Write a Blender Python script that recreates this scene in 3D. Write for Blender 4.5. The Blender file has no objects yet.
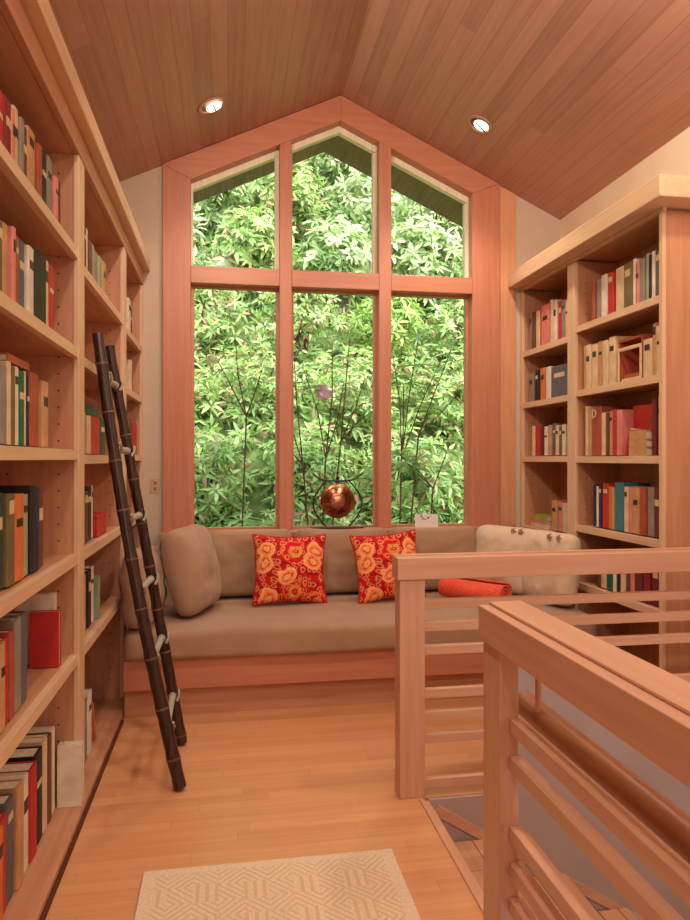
import bpy, bmesh, math, random
import numpy as np
from mathutils import Vector, Matrix, noise
random.seed(7)
sc = bpy.context.scene
COL = sc.collection
PI = math.pi
XL, XR, YW = -0.565, 2.125, 4.88
RX, RZ, SL = 0.78, 3.906, 0.467          # ridge line and roof slope

# colours and light levels
CASE1, CASE2 = (200, 144, 108), (184, 126, 92)
EDGE1, EDGE2 = (222, 184, 148), (208, 168, 132)
TRIM1, TRIM2 = (198, 130, 100), (186, 116, 86)
RAIL1, RAIL2 = (208, 158, 128), (196, 143, 113)
CEIL1, CEIL2, CEIL3 = (182, 134, 114), (160, 114, 96), (196, 148, 126)
FLR1, FLR2, FLR3 = (212, 150, 104), (200, 136, 90), (222, 164, 116)
WALL = (204, 182, 160)
WALLE = (236, 214, 186)
STAIRW = (176, 154, 148)
LIN1, LIN2 = (176, 142, 114), (156, 122, 96)
LINP1, LINP2 = (222, 196, 166), (204, 176, 146)
LAMPC = (1, .83, .67)
SPOT = 46
AREA_S, AREA_T, AREA_D = 20, 13, 12
SKY, SUN, EXPO = 1.05, 4.0, 0.0

# ------------------------------------------------------------------ materials
def lin(c):
    return tuple(((v/255)/12.92 if v/255 <= .04045 else ((v/255+.055)/1.055)**2.4) for v in c) + (1.0,)

def newmat(name, rough=.5, spec=.5):
    m = bpy.data.materials.new(name); m.use_nodes = True
    nt = m.node_tree; b = nt.nodes['Principled BSDF']
    b.inputs['Roughness'].default_value = rough
    b.inputs['Specular IOR Level'].default_value = spec
    return m, nt, b

def nd(nt, t, **kw):
    n = nt.nodes.new(t)
    for k, v in kw.items(): setattr(n, k, v)
    return n

def ramp(nt, stops, fac):
    r = nd(nt, 'ShaderNodeValToRGB')
    e = r.color_ramp.elements
    e[0].position, e[0].color = stops[0][0], stops[0][1]
    e[1].position, e[1].color = stops[-1][0], stops[-1][1]
    for p, c in stops[1:-1]:
        q = e.new(p); q.color = c
    nt.links.new(fac, r.inputs['Fac'])
    return r.outputs['Color']

def math_n(nt, op, a, b=None):
    n = nd(nt, 'ShaderNodeMath', operation=op)
    for i, v in enumerate((a, b)):
        if v is None: continue
        if isinstance(v, (int, float)): n.inputs[i].default_value = v
        else: nt.links.new(v, n.inputs[i])
    return n.outputs[0]

def mixc(nt, fac, a, b, blend='MIX'):
    n = nd(nt, 'ShaderNodeMix', data_type='RGBA', blend_type=blend)
    for i, v in ((0, fac), (6, a), (7, b)):
        if isinstance(v, (int, float)): n.inputs[i].default_value = v
        elif isinstance(v, tuple): n.inputs[i].default_value = v
        else: nt.links.new(v, n.inputs[i])
    return n.outputs[2]

def objco(nt): return nd(nt, 'ShaderNodeTexCoord').outputs['Object']

def grain(nt, axis, across=40, along=2.5, detail=4):
    mp = nd(nt, 'ShaderNodeMapping')
    s = [across]*3; s['XYZ'.index(axis)] = along
    mp.inputs['Scale'].default_value = s
    nt.links.new(objco(nt), mp.inputs['Vector'])
    n = nd(nt, 'ShaderNodeTexNoise'); n.inputs['Scale'].default_value = 1; n.inputs['Detail'].default_value = detail
    nt.links.new(mp.outputs[0], n.inputs['Vector'])
    return n.outputs['Fac']

def wood(name, c, c2, axis='Z', rough=.45, across=38, along=2.2):
    m, nt, b = newmat(name, rough)
    f = grain(nt, axis, across, along)
    col = ramp(nt, [(.3, lin(c2)), (.7, lin(c))], f)
    nt.links.new(col, b.inputs['Base Color'])
    return m

def plank(name, c, c2, c3, across, width, along, length, rough, groove=.06, gcol=(90, 55, 35), spread=1.0, gstr=.8):
    """boards: random tone for each board, fine grain, dark joints"""
    m, nt, b = newmat(name, rough)
    sep = nd(nt, 'ShaderNodeSeparateXYZ'); nt.links.new(objco(nt), sep.inputs[0])
    u = math_n(nt, 'DIVIDE', sep.outputs[across], width)
    row = math_n(nt, 'FLOOR', u)
    wn = nd(nt, 'ShaderNodeTexWhiteNoise', noise_dimensions='1D'); nt.links.new(row, wn.inputs['W'])
    v = math_n(nt, 'ADD', math_n(nt, 'DIVIDE', sep.outputs[along], length), math_n(nt, 'MULTIPLY', wn.outputs['Value'], 7.3))
    seg = math_n(nt, 'FLOOR', v)
    wn2 = nd(nt, 'ShaderNodeTexWhiteNoise', noise_dimensions='2D')
    cb = nd(nt, 'ShaderNodeCombineXYZ'); nt.links.new(row, cb.inputs[0]); nt.links.new(seg, cb.inputs[1])
    nt.links.new(cb.outputs[0], wn2.inputs['Vector'])
    g = grain(nt, 'XYZ'[along], 45, 2.0)
    f = math_n(nt, 'ADD', math_n(nt, 'MULTIPLY', wn2.outputs['Value'], .5*spread), math_n(nt, 'MULTIPLY', g, .75))
    col = ramp(nt, [(.2, lin(c2)), (.55, lin(c)), (.95, lin(c3))], f)
    fr = math_n(nt, 'FRACT', u)
    d = math_n(nt, 'ABSOLUTE', math_n(nt, 'SUBTRACT', fr, .5))
    ed = math_n(nt, 'MULTIPLY', math_n(nt, 'GREATER_THAN', d, .5-groove/2), gstr)
    col = mixc(nt, ed, col, lin(gcol))
    fe = math_n(nt, 'FRACT', v)
    e2 = math_n(nt, 'MULTIPLY', math_n(nt, 'LESS_THAN', fe, .004/length), gstr*.8)
    col = mixc(nt, e2, col, lin(gcol))
    nt.links.new(col, b.inputs['Base Color'])
    return m

def plain(name, c, rough=.6, spec=.4, vary=.0, scale=12, metallic=0):
    m, nt, b = newmat(name, rough, spec)
    b.inputs['Metallic'].default_value = metallic
    n = nd(nt, 'ShaderNodeTexNoise'); n.inputs['Scale'].default_value = scale
    nt.links.new(objco(nt), n.inputs['Vector'])
    k = 1-vary
    c2 = tuple(max(0, v*k) for v in c)
    nt.links.new(ramp(nt, [(.3, lin(c2)), (.7, lin(c))], n.outputs['Fac']), b.inputs['Base Color'])
    return m

def fabric(name, c, c2, scale=260):
    m, nt, b = newmat(name, .95, .1)
    b.inputs['Sheen Weight'].default_value = .15
    n = nd(nt, 'ShaderNodeTexNoise'); n.inputs['Scale'].default_value = scale; n.inputs['Detail'].default_value = 2
    n2 = nd(nt, 'ShaderNodeTexNoise'); n2.inputs['Scale'].default_value = 5
    nt.links.new(objco(nt), n.inputs['Vector']); nt.links.new(objco(nt), n2.inputs['Vector'])
    f = math_n(nt, 'ADD', math_n(nt, 'MULTIPLY', n.outputs['Fac'], .6), math_n(nt, 'MULTIPLY', n2.outputs['Fac'], .4))
    nt.links.new(ramp(nt, [(.35, lin(c2)), (.65, lin(c))], f), b.inputs['Base Color'])
    bp = nd(nt, 'ShaderNodeBump'); bp.inputs['Strength'].default_value = .25; bp.inputs['Distance'].default_value = .002
    nt.links.new(n.outputs['Fac'], bp.inputs['Height']); nt.links.new(bp.outputs[0], b.inputs['Normal'])
    return m

M = {}
# vertical-grain fir of cases, rails and window casing; axis of the grain in the name
for ax in 'XYZ':
    M['case'+ax] = wood('case_wood_'+ax, CASE1, CASE2, ax)
    M['trim'+ax] = wood('window_wood_'+ax, TRIM1, TRIM2, ax, .4)
    M['rail'+ax] = wood('rail_wood_'+ax, RAIL1, RAIL2, ax, .4)
M['edgeY'] = wood('shelf_edge_wood', EDGE1, EDGE2, 'Y')
M['edgeZ'] = wood('stile_edge_wood', EDGE1, EDGE2, 'Z')
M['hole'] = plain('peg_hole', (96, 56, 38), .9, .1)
M['ceil'] = plank('ceiling_boards', CEIL1, CEIL2, CEIL3, 0, .088, 1, 2.4, .5, .05, (120, 84, 64), .6, .45)
M['floor'] = plank('floor_boards', FLR1, FLR2, FLR3, 1, .057, 0, 1.1, .28, .03, (176, 118, 76), .6, .5)
M['wall'] = plain('wall_paint', WALL, .85, .2, .04, 3)
M['walle'] = plain('wall_paint_cream', WALLE, .85, .2, .04, 3)
M['stairwall'] = plain('stair_wall_paint', STAIRW, .7, .3, .06, 4)
M['pale'] = wood('sash_pale_wood', (238, 230, 204), (220, 208, 176), 'Z', .5)
M['eave'] = wood('eave_dark_wood', (150, 118, 98), (120, 94, 78), 'Y', .7)
M['linen'] = fabric('brown_linen', LIN1, LIN2)
M['linen2'] = fabric('pale_linen', LINP1, LINP2)
M['bamboo'] = wood('dark_bamboo', (70, 42, 37), (32, 20, 18), 'Z', .25, 60, 3)
M['bnode'] = plain('bamboo_joint', (120, 78, 62), .35, .5, .2)
M['lash'] = plain('cord_lashing', (178, 168, 150), .8, .2, .2, 90)
M['iron'] = plain('black_iron', (28, 30, 28), .45, .5, .2)
M['white'] = plain('white_enamel', (235, 232, 224), .4, .5, .03)
M['paper'] = plain('book_pages', (226, 208, 176), .9, .1, .12, 60)
M['band'] = plain('spine_title_band', (222, 196, 150), .5, .4, .1, 200)
M['dband'] = plain('spine_dark_band', (60, 40, 34), .5, .4, .1, 200)
M['outlet'] = plain('outlet_plastic', (196, 160, 132), .4)
M['treads'] = plank('stair_tread_wood', (190, 140, 105), (165, 115, 85), (205, 155, 115), 0, .09, 1, 1.2, .4)

def copper():
    m, nt, b = newmat('hammered_copper', .28, .5)
    b.inputs['Metallic'].default_value = 1
    n = nd(nt, 'ShaderNodeTexNoise'); n.inputs['Scale'].default_value = 60
    nt.links.new(objco(nt), n.inputs['Vector'])
    nt.links.new(ramp(nt, [(.3, lin((150, 84, 60))), (.7, lin((206, 140, 108)))], n.outputs['Fac']), b.inputs['Base Color'])
    bp = nd(nt, 'ShaderNodeBump'); bp.inputs['Strength'].default_value = .5; bp.inputs['Distance'].default_value = .002
    nt.links.new(n.outputs['Fac'], bp.inputs['Height']); nt.links.new(bp.outputs[0], b.inputs['Normal'])
    return m
M['copper'] = copper()

def emit(name, c, s):
    m, nt, b = newmat(name)
    b.inputs['Base Color'].default_value = lin(c)
    b.inputs['Emission Color'].default_value = lin(c); b.inputs['Emission Strength'].default_value = s
    return m
M['lamp'] = emit('lamp_glow', (255, 240, 215), 6)

def glass():
    m = bpy.data.materials.new('window_glass'); m.use_nodes = True
    nt = m.node_tree; nt.nodes.clear()
    out = nd(nt, 'ShaderNodeOutputMaterial'); tr = nd(nt, 'ShaderNodeBsdfTransparent')
    tr.inputs[0].default_value = (.96, .98, .96, 1)
    gl = nd(nt, 'ShaderNodeBsdfGlossy'); gl.inputs['Roughness'].default_value = .12
    mx = nd(nt, 'ShaderNodeMixShader'); mx.inputs[0].default_value = .002
    nt.links.new(tr.outputs[0], mx.inputs[1]); nt.links.new(gl.outputs[0], mx.inputs[2])
    nt.links.new(mx.outputs[0], out.inputs[0])
    return m
M['glass'] = glass()

def leafmat(name, stops, transl=.35, rough=.35):
    m = bpy.data.materials.new(name); m.use_nodes = True
    nt = m.node_tree; b = nt.nodes['Principled BSDF']; out = nt.nodes['Material Output']
    b.inputs['Roughness'].default_value = rough; b.inputs['Specular IOR Level'].default_value = .6
    g = nd(nt, 'ShaderNodeNewGeometry')
    col = ramp(nt, [(p, lin(c)) for p, c in stops], g.outputs['Random Per Island'])
    nt.links.new(col, b.inputs['Base Color'])
    t = nd(nt, 'ShaderNodeBsdfTranslucent'); nt.links.new(col, t.inputs[0])
    mx = nd(nt, 'ShaderNodeMixShader'); mx.inputs[0].default_value = transl
    nt.links.new(b.outputs[0], mx.inputs[1]); nt.links.new(t.outputs[0], mx.inputs[2])
    nt.links.new(mx.outputs[0], out.inputs[0])
    return m
M['leafA'] = leafmat('rhododendron_leaf', [(0, (96, 132, 66)), (.3, (134, 170, 88)), (.6, (160, 194, 108)), (.82, (192, 208, 140)), (.95, (176, 130, 92)), (1, (196, 150, 128))], .5)
M['leafB'] = leafmat('pale_shrub_leaf', [(0, (112, 142, 84)), (.35, (152, 182, 112)), (.7, (188, 208, 150)), (.9, (222, 224, 186)), (1, (216, 188, 166))], .5)
M['leafC'] = leafmat('bright_young_leaf', [(0, (92, 136, 56)), (.4, (134, 174, 78)), (.8, (172, 198, 100)), (1, (190, 170, 96))], .45)
M['leafD'] = leafmat('strap_leaf', [(0, (84, 130, 64)), (.5, (128, 172, 92)), (1, (182, 208, 138))], .4)
M['stem'] = plain('shrub_stem', (112, 82, 66), .8, .2, .3, 30)
M['hill'] = plain('hillside_ground', (96, 112, 66), .95, .1, .45, 6)
M['petalP'] = plain('pink_petal', (244, 206, 230), .6, .3, .1)
M['petalW'] = plain('cream_petal', (248, 238, 190), .6, .3, .1)

def rugmat():
    m, nt, b = newmat('woven_rug', .95, .1)
    sep = nd(nt, 'ShaderNodeSeparateXYZ'); nt.links.new(objco(nt), sep.inputs[0])
    X, Y = sep.outputs[0], sep.outputs[1]
    def tri(v, s, ph=0.0):   # triangle wave 0..1
        a = math_n(nt, 'ADD', math_n(nt, 'MULTIPLY', v, s), ph)
        return math_n(nt, 'MULTIPLY', math_n(nt, 'ABSOLUTE', math_n(nt, 'SUBTRACT', math_n(nt, 'FRACT', a), .5)), 2.0)
    # concentric diamond lattice + stepped key bars
    d = math_n(nt, 'ADD', tri(X, 6.4, .1), tri(Y, 6.4, .3))
    ring = math_n(nt, 'GREATER_THAN', tri(d, 3), .66)
    bars = math_n(nt, 'GREATER_THAN', tri(X, 34), .6)
    cellx = math_n(nt, 'GREATER_THAN', tri(X, 6.4, .35), .52)
    celly = math_n(nt, 'GREATER_THAN', tri(Y, 6.4, .05), .45)
    gate = math_n(nt, 'MULTIPLY', cellx, celly)
    inv = math_n(nt, 'SUBTRACT', 1.0, gate)
    pat = math_n(nt, 'ADD', math_n(nt, 'MULTIPLY', bars, gate), math_n(nt, 'MULTIPLY', ring, inv))
    ax = math_n(nt, 'ABSOLUTE', X); ay = math_n(nt, 'ABSOLUTE', Y)
    inn = math_n(nt, 'MULTIPLY', math_n(nt, 'LESS_THAN', ax, .372), math_n(nt, 'LESS_THAN', ay, .892))
    pat = math_n(nt, 'MULTIPLY', pat, inn)
    n = nd(nt, 'ShaderNodeTexNoise'); n.inputs['Scale'].default_value = 120
    nt.links.new(objco(nt), n.inputs['Vector'])
    pat = math_n(nt, 'MULTIPLY', pat, math_n(nt, 'ADD', math_n(nt, 'MULTIPLY', n.outputs['Fac'], .7), .1))
    base = ramp(nt, [(.3, lin((214, 188, 158))), (.7, lin((230, 206, 178)))], n.outputs['Fac'])
    nt.links.new(mixc(nt, pat, base, lin((198, 156, 106))), b.inputs['Base Color'])
    return m
M['rug'] = rugmat()

def paisley():
    m, nt, b = newmat('paisley_cloth', .85, .2)
    co = objco(nt)
    nz = nd(nt, 'ShaderNodeTexNoise'); nz.inputs['Scale'].default_value = 7
    nt.links.new(co, nz.inputs['Vector'])
    mp = nd(nt, 'ShaderNodeVectorMath', operation='MULTIPLY_ADD')
    mp.inputs[1].default_value = (.10, .10, .10); nt.links.new(nz.outputs['Color'], mp.inputs[0]); nt.links.new(co, mp.inputs[2])
    v = nd(nt, 'ShaderNodeTexVoronoi', voronoi_dimensions='2D'); v.inputs['Scale'].default_value = 6.5
    v.inputs['Randomness'].default_value = .75
    mpp = nd(nt, 'ShaderNodeMapping'); mpp.inputs['Rotation'].default_value = (PI/2, 0, 0)
    nt.links.new(mp.outputs[0], mpp.inputs[0]); nt.links.new(mpp.outputs[0], v.inputs['Vector'])
    red, dred, org, cream, gold = [lin(c) for c in ((206, 28, 34), (150, 14, 26), (240, 112, 56), (246, 178, 116), (222, 146, 60))]
    c1 = ramp(nt, [(0, gold), (.10, cream), (.15, red), (.2, org), (.33, cream), (.38, red), (.5, dred), (.56, red), (1, dred)], v.outputs['Distance'])
    c2 = ramp(nt, [(0, org), (.1, dred), (.15, org), (.26, gold), (.32, red), (.46, red), (.5, org), (.54, red), (1, dred)], v.outputs['Distance'])
    r = nd(nt, 'ShaderNodeSeparateColor'); nt.links.new(v.outputs['Color'], r.inputs[0])
    col = mixc(nt, math_n(nt, 'GREATER_THAN', r.outputs[0], .55), c1, c2)
    w = nd(nt, 'ShaderNodeTexVoronoi', voronoi_dimensions='2D'); w.inputs['Scale'].default_value = 26
    nt.links.new(mpp.outputs[0], w.inputs['Vector'])
    dots = math_n(nt, 'MULTIPLY', math_n(nt, 'MULTIPLY', math_n(nt, 'LESS_THAN', w.outputs['Distance'], .36), math_n(nt, 'GREATER_THAN', w.outputs['Distance'], .2)), .55)
    col = mixc(nt, dots, col, cream)
    nt.links.new(col, b.inputs['Base Color'])
    return m
M['paisley'] = paisley()
M['blanket'] = fabric('coral_knit', (240, 108, 74), (214, 60, 46), 120)
M['piping'] = plain('red_piping', (190, 36, 40), .8, .2, .1)

# ------------------------------------------------------------------ mesh helpers
class MB:
    def __init__(s): s.v = []; s.f = []; s.mi = []; s.sm = []; s.slot = 0; s.smooth = False
    def add(s, vs, fs):
        o = len(s.v); s.v += [tuple(v) for v in vs]
        for f in fs: s.f.append(tuple(o+i for i in f)); s.mi.append(s.slot); s.sm.append(s.smooth)
        return s
    def box(s, x0, x1, y0, y1, z0, z1):
        x0, x1 = sorted((x0, x1)); y0, y1 = sorted((y0, y1)); z0, z1 = sorted((z0, z1))
        vs = [(x, y, z) for x in (x0, x1) for y in (y0, y1) for z in (z0, z1)]
        return s.add(vs, [(0, 1, 3, 2), (4, 6, 7, 5), (0, 4, 5, 1), (2, 3, 7, 6), (0, 2, 6, 4), (1, 5, 7, 3)])
    def prism(s, poly, a0, a1, axis='Y'):
        """polygon extruded; axis Y: poly is (x,z); X: (y,z); Z: (x,y)"""
        def P(p, a):
            return (p[0], a, p[1]) if axis == 'Y' else ((a, p[0], p[1]) if axis == 'X' else (p[0], p[1], a))
        n = len(poly); vs = [P(p, a0) for p in poly]+[P(p, a1) for p in poly]
        fs = [tuple(range(n)), tuple(range(2*n-1, n-1, -1))]+[(i, i+n, (i+1) % n+n, (i+1) % n) for i in range(n)]
        return s.add(vs, fs)
    def tube(s, pts, rad, seg=10, caps=True):
        pts = [Vector(p) for p in pts]; n = len(pts)
        if not hasattr(rad, '__len__'): rad = [rad]*n
        up = None; rings = []
        for i, p in enumerate(pts):
            t = (pts[min(i+1, n-1)]-pts[max(i-1, 0)]).normalized()
            if up is None:
                up = Vector((0, 0, 1)) if abs(t.z) < .9 else Vector((1, 0, 0))
            a = (up-t*up.dot(t)).normalized(); b = t.cross(a); up = a
            rings.append([p+(a*math.cos(2*PI*k/seg)+b*math.sin(2*PI*k/seg))*rad[i] for k in range(seg)])
        vs = [v for r in rings for v in r]
        fs = [(i*seg+k, i*seg+(k+1) % seg, (i+1)*seg+(k+1) % seg, (i+1)*seg+k) for i in range(n-1) for k in range(seg)]
        sm = s.smooth; s.smooth = True; s.add(vs, fs); s.smooth = sm
        if caps: s.add(rings[0][::-1], [tuple(range(seg))]); s.add(rings[-1], [tuple(range(seg))])
        return s
    def lathe(s, prof, mat, seg=32):
        """prof: list of (r, h) about local Z; mat places it"""
        vs = []; fs = []
        for r, hh in prof:
            for k in range(seg): vs.append(mat @ Vector((r*math.cos(2*PI*k/seg), r*math.sin(2*PI*k/seg), hh)))
        for i in range(len(prof)-1):
            for k in range(seg): fs.append((i*seg+k, i*seg+(k+1) % seg, (i+1)*seg+(k+1) % seg, (i+1)*seg+k))
        s.smooth = True; s.add(vs, fs); s.smooth = False
        return s
    def build(s, name, mats, parent=None, origin=None, bevel=0, fix=True):
        if origin is None:
            if parent is not None: origin = wloc(parent)
            else:
                a = np.array(s.v); mn, mx = a.min(0), a.max(0)
                origin = ((mn[0]+mx[0])/2, (mn[1]+mx[1])/2, mn[2])
        me = bpy.data.meshes.new(name)
        me.from_pydata([(v[0]-origin[0], v[1]-origin[1], v[2]-origin[2]) for v in s.v], [], s.f)
        if not isinstance(mats, (list, tuple)): mats = [mats]
        for m in mats: me.materials.append(m)
        me.polygons.foreach_set('material_index', s.mi); me.polygons.foreach_set('use_smooth', s.sm)
        if fix:
            bm = bmesh.new(); bm.from_mesh(me)
            bmesh.ops.recalc_face_normals(bm, faces=bm.faces)
            if bevel:
                ed = [e for e in bm.edges if len(e.link_faces) == 2 and e.calc_face_angle(0) > .7]
                bmesh.ops.bevel(bm, geom=ed, offset=bevel, segments=2, affect='EDGES', profile=.5)
            bm.to_mesh(me); bm.free()
        me.update()
        o = bpy.data.objects.new(name, me); COL.objects.link(o)
        o.location = origin
        if parent is not None:
            o.parent = parent; w = wloc(parent)
            o.location = (origin[0]-w[0], origin[1]-w[1], origin[2]-w[2])
        WL[o.name] = tuple(origin)
        return o
WL = {}
def wloc(o): return WL[o.name]

def root(name, loc, label=None, cat=None, group=None, kind=None):
    o = bpy.data.objects.new(name, None); COL.objects.link(o); o.location = loc
    o.empty_display_size = .05
    WL[o.name] = tuple(loc)
    return tag(o, label, cat, group, kind)
def tag(o, label=None, cat=None, group=None, kind=None):
    if label: o['label'] = label
    if cat: o['category'] = cat
    if group: o['group'] = group
    if kind: o['kind'] = kind
    return o
def roofz(x): return RZ-SL*abs(x-RX)

# rotate a list of world verts about a pivot
def xf(mb, M4):
    mb.v = [tuple(M4 @ Vector(v)) for v in mb.v]; return mb
# ------------------------------------------------------------------ camera
ang = math.atan(117/700)
cd = bpy.data.cameras.new('camera'); cam = bpy.data.objects.new('camera', cd); COL.objects.link(cam)
cam.location = (0, 0, 1.35); cam.rotation_euler = (PI/2, 0, -ang)
cd.sensor_fit = 'HORIZONTAL'; cd.sensor_width = 36; cd.lens = 36*700/690; cd.shift_y = -1/690
cd.clip_start = .02; cd.clip_end = 200
sc.camera = cam

# ------------------------------------------------------------------ room shell
def struct(name, mb, mat, **k): return tag(mb.build(name, mat, **k), kind='structure')
WX, EX, YS = -0.88, 2.44, -2.6
m = MB()
m.box(WX-.1, .765, YS-.1, YW+.1, -.3, 0)
m.box(.765, EX+.1, 2.70, YW+.1, -.3, 0)
m.box(.765, EX+.1, YS-.1, .2, -.3, 0)
struct('floor', m, M['floor'], origin=(0, 0, 0))
m = MB().box(.747, .765, .22, 2.68, .001, .005).box(.7655, .785, .22, 2.679, -.03, -.002)
struct('trim_1', m, M['railY'])
# gable wall with the window opening
wx0, wx1 = -.434, 1.954
m = MB()
m.prism([(WX-.1, -.3), (wx0+.03, -.3), (wx0+.03, roofz(wx0)+.02), (WX-.1, roofz(WX-.1)+.02)], YW, YW+.16)
m.prism([(wx1-.03, -.3), (EX+.1, -.3), (EX+.1, roofz(EX+.1)+.02), (wx1-.03, roofz(wx1)+.02)], YW, YW+.16)
m.box(wx0+.03, wx1-.03, YW, YW+.16, -.3, .80)
struct('wall_north', m, M['wall'], origin=(0, 0, 0))
struct('wall_west', MB().box(WX-.1, WX, YS, YW, -.3, roofz(WX)+.02), M['wall'])
struct('wall_east', MB().box(EX, EX+.1, YS, YW, -2.6, roofz(EX)+.02), M['walle'])
m = MB().prism([(WX-.1, -2.6), (EX+.1, -2.6), (EX+.1, roofz(EX+.1)), (RX, RZ), (WX-.1, roofz(WX-.1))], YS-.1, YS)
struct('wall_south', m, M['walle'], origin=(0, 0, 0))
m = MB()
for sx, xe in ((-1, WX-.12), (1, EX+.12)):
    m.prism([(RX, RZ), (xe, roofz(xe)), (xe, roofz(xe)+.12), (RX, RZ+.12)], YS-.1, YW+.16)
struct('ceiling', m, M['ceil'], origin=(0, 0, 0))
# stairwell walls, lower floor
m = MB().prism([(.787, -2.4), (EX, -2.4), (EX, .13), (1.10, .60), (1.10, -.001), (.787, -.001)], 2.680, 2.697)
struct('wall_stairwell_north', m, M['stairwall'], origin=(0, 0, 0))
struct('wall_stairwell_west', MB().box(.70, .765, .2, 2.695, -2.4, -.3), M['stairwall'])
struct('wall_stairwell_south', MB().box(.765, EX, .14, .2, -2.4, -.3), M['stairwall'])
struct('floor_lower', MB().box(.6, EX+.1, 0, 2.8, -2.5, -2.4), M['treads'])
# casing board right of the window
struct('trim_2', MB().prism([(wx1+.001, .86), (2.085, .86), (2.085, roofz(2.085)-.002), (wx1+.001, roofz(wx1)-.002)], YW-.012, YW), wood('casing_pale_wood', (218, 158, 116), (202, 142, 102), 'Z'), origin=(0, 0, 0))
# eave outside
m = MB()
for sx in (-1, 1):
    a, b_ = RX, RX+sx*2.7
    m.prism([(a, 3.87), (b_, 3.87-SL*2.7), (b_, 4.12-SL*2.7), (a, 4.12)], YW+.165, 5.70)
struct('roof_eave', m, M['eave'], origin=(0, 0, 0))

# ------------------------------------------------------------------ window
W = root('window_1', (RX, YW, .8), kind='structure')
def gz(x): return 3.725-SL*abs(x-RX)         # top of the glass
y0, y1 = 4.845, 5.0
def casing(name, poly, mat=M['trimZ'], a=y0, b_=y1):
    return MB().prism(poly, a, b_).build(name, mat, W, bevel=.004)
casing('side_casing', [(wx0, .86), (-.250, .86), (-.250, gz(-.25)), (wx0, roofz(wx0)-.003)])
casing('side_casing', [(1.745, .86), (wx1, .86), (wx1, roofz(wx1)-.003), (1.745, gz(1.745))])
casing('head_casing', [(-.25, gz(-.25)), (RX, gz(RX)), (RX, RZ-.003), (wx0, roofz(wx0)-.003)], M['trimX'])
casing('head_casing', [(RX, gz(RX)), (1.745, gz(1.745)), (wx1, roofz(wx1)-.003), (RX, RZ-.003)], M['trimX'])
MU = [(.352, .436), (1.055, 1.143)]
for a, b_ in MU:
    casing('mullion', [(a, .8615), (b_, .8615), (b_, gz(b_)), (a, gz(a))])
spans = [(-.25, .352), (.436, 1.055), (1.143, 1.745)]
for a, b_ in spans:
    casing('transom', [(a, 2.545), (b_, 2.545), (b_, 2.662), (a, 2.662)], M['trimX'])
struct_sill = MB().box(wx0-.01, wx1+.01, 4.72, YW+.15, .825, .861).build('sill', M['trimX'], W, bevel=.004)
MB().box(wx0, wx1, 4.845, 4.879, .79, .824).build('apron', M['trimX'], W)
for a, b_ in spans:
    # lower sash: slim inner frame and pane
    f = MB()
    f.box(a, a+.02, 4.93, 4.98, .862, 2.545).box(b_-.02, b_, 4.93, 4.98, .862, 2.545)
    f.box(a+.02, b_-.02, 4.93, 4.98, .862, .874).box(a+.02, b_-.02, 4.93, 4.98, 2.533, 2.545)
    sash = f.build('sash', M['trimZ'], W)
    MB().box(a+.02, b_-.02, 4.952, 4.958, .874, 2.533).build('pane', M['glass'], sash)
    # upper light follows the roof
    t = .028; f = MB()
    xs = [a, b_] if not (a < RX < b_) else [a, RX, b_]
    for p, q in zip(xs[:-1], xs[1:]):
        f.prism([(p, gz(p)-.045), (q, gz(q)-.045), (q, gz(q)), (p, gz(p))], 4.93, 4.98)
    f.box(b_-t, b_, 4.93, 4.98, 2.662, gz(b_)-.046).box(a, a+.012, 4.93, 4.98, 2.662, gz(a)-.046)
    sash = f.build('sash', M['pale'], W)
    tag(sash, 'pale upper sash following the roof slope')
    top = [(x, gz(x)-.045) for x in (xs if len(xs) == 3 else xs)]
    top = [(min(max(x, a+.013), b_-t-.001), z) for x, z in top]
    poly = [(a+.013, 2.664), (b_-t-.001, 2.664)]+top[::-1]
    MB().prism(poly, 4.952, 4.958).build('pane', M['glass'], sash)

# ------------------------------------------------------------------ bookcases
def holes(mb, y, x0, x1, z0, z1, sgn):
    """columns of shelf-peg holes on a side panel face"""
    mb.slot = 1
    for x in (x0, x1):
        z = z0
        while z < z1:
            mb.box(x-.0035, x+.0035, y, y+sgn*.0012, z-.003, z+.003); z += .064
    mb.slot = 0

CL = root('bookcase', (-.72, 3.2, 0), 'tall built-in wooden bookcase with open shelves along the left wall, beside the ladder', 'bookcase')
BK = WX+.012
def panelL(y0_, y1_, hole=False, lo=.0):
    mb = MB().box(BK, XL-.022, y0_, y1_, lo, 2.52)
    if hole:
        holes(mb, y0_, XL-.075, XL-.26, .14, 2.45, -1)
    return mb.build('side_panel', [M['caseZ'], M['hole']], CL)
panelL(1.52, 1.555); panelL(2.825, 2.925, True); panelL(4.005, 4.095, True); panelL(4.845, 4.878, True)
MB().box(WX+.001, BK, 1.52, 4.878, 0, 2.52).build('back_panel', M['caseZ'], CL)
for a, b_ in ((1.50, 1.60), (2.822, 2.930), (4.002, 4.10), (4.842, 4.878)):
    MB().box(XL-.0215, XL, a, b_, .037, 2.52).build('stile', M['edgeZ'], CL, bevel=.003)
for a, b_ in ((2.895, 2.936), (4.095, 4.127)):
    pass
BAYL = [(1.556, 2.824), (2.926, 4.004), (4.096, 4.844)]
SHL = [[2.155, 1.775, 1.383, .983, .598], [2.125, 1.758, 1.366, .98, .595], [2.10, 1.76, 1.375, .98]]
for (a, b_), zs in zip(BAYL, SHL):
    aa, bb = a+.046 if a > 2 and a < 4.0 else (a+.035 if a > 4 else a+.05), b_
    for z in zs:
        s_ = MB().box(BK+.001, XL-.03, a, b_, z-.03, z).build('shelf', M['caseY'], CL)
        MB().box(XL-.03, XL-.004, a if a < 2 else a+.0, b_, z-.036, z+.002).build('shelf_edge', M['edgeY'], s_)
MB().box(BK+.001, -.540, 1.5, 4.878, .012, .036).build('base_shelf', M['caseY'], CL, bevel=.003)
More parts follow.
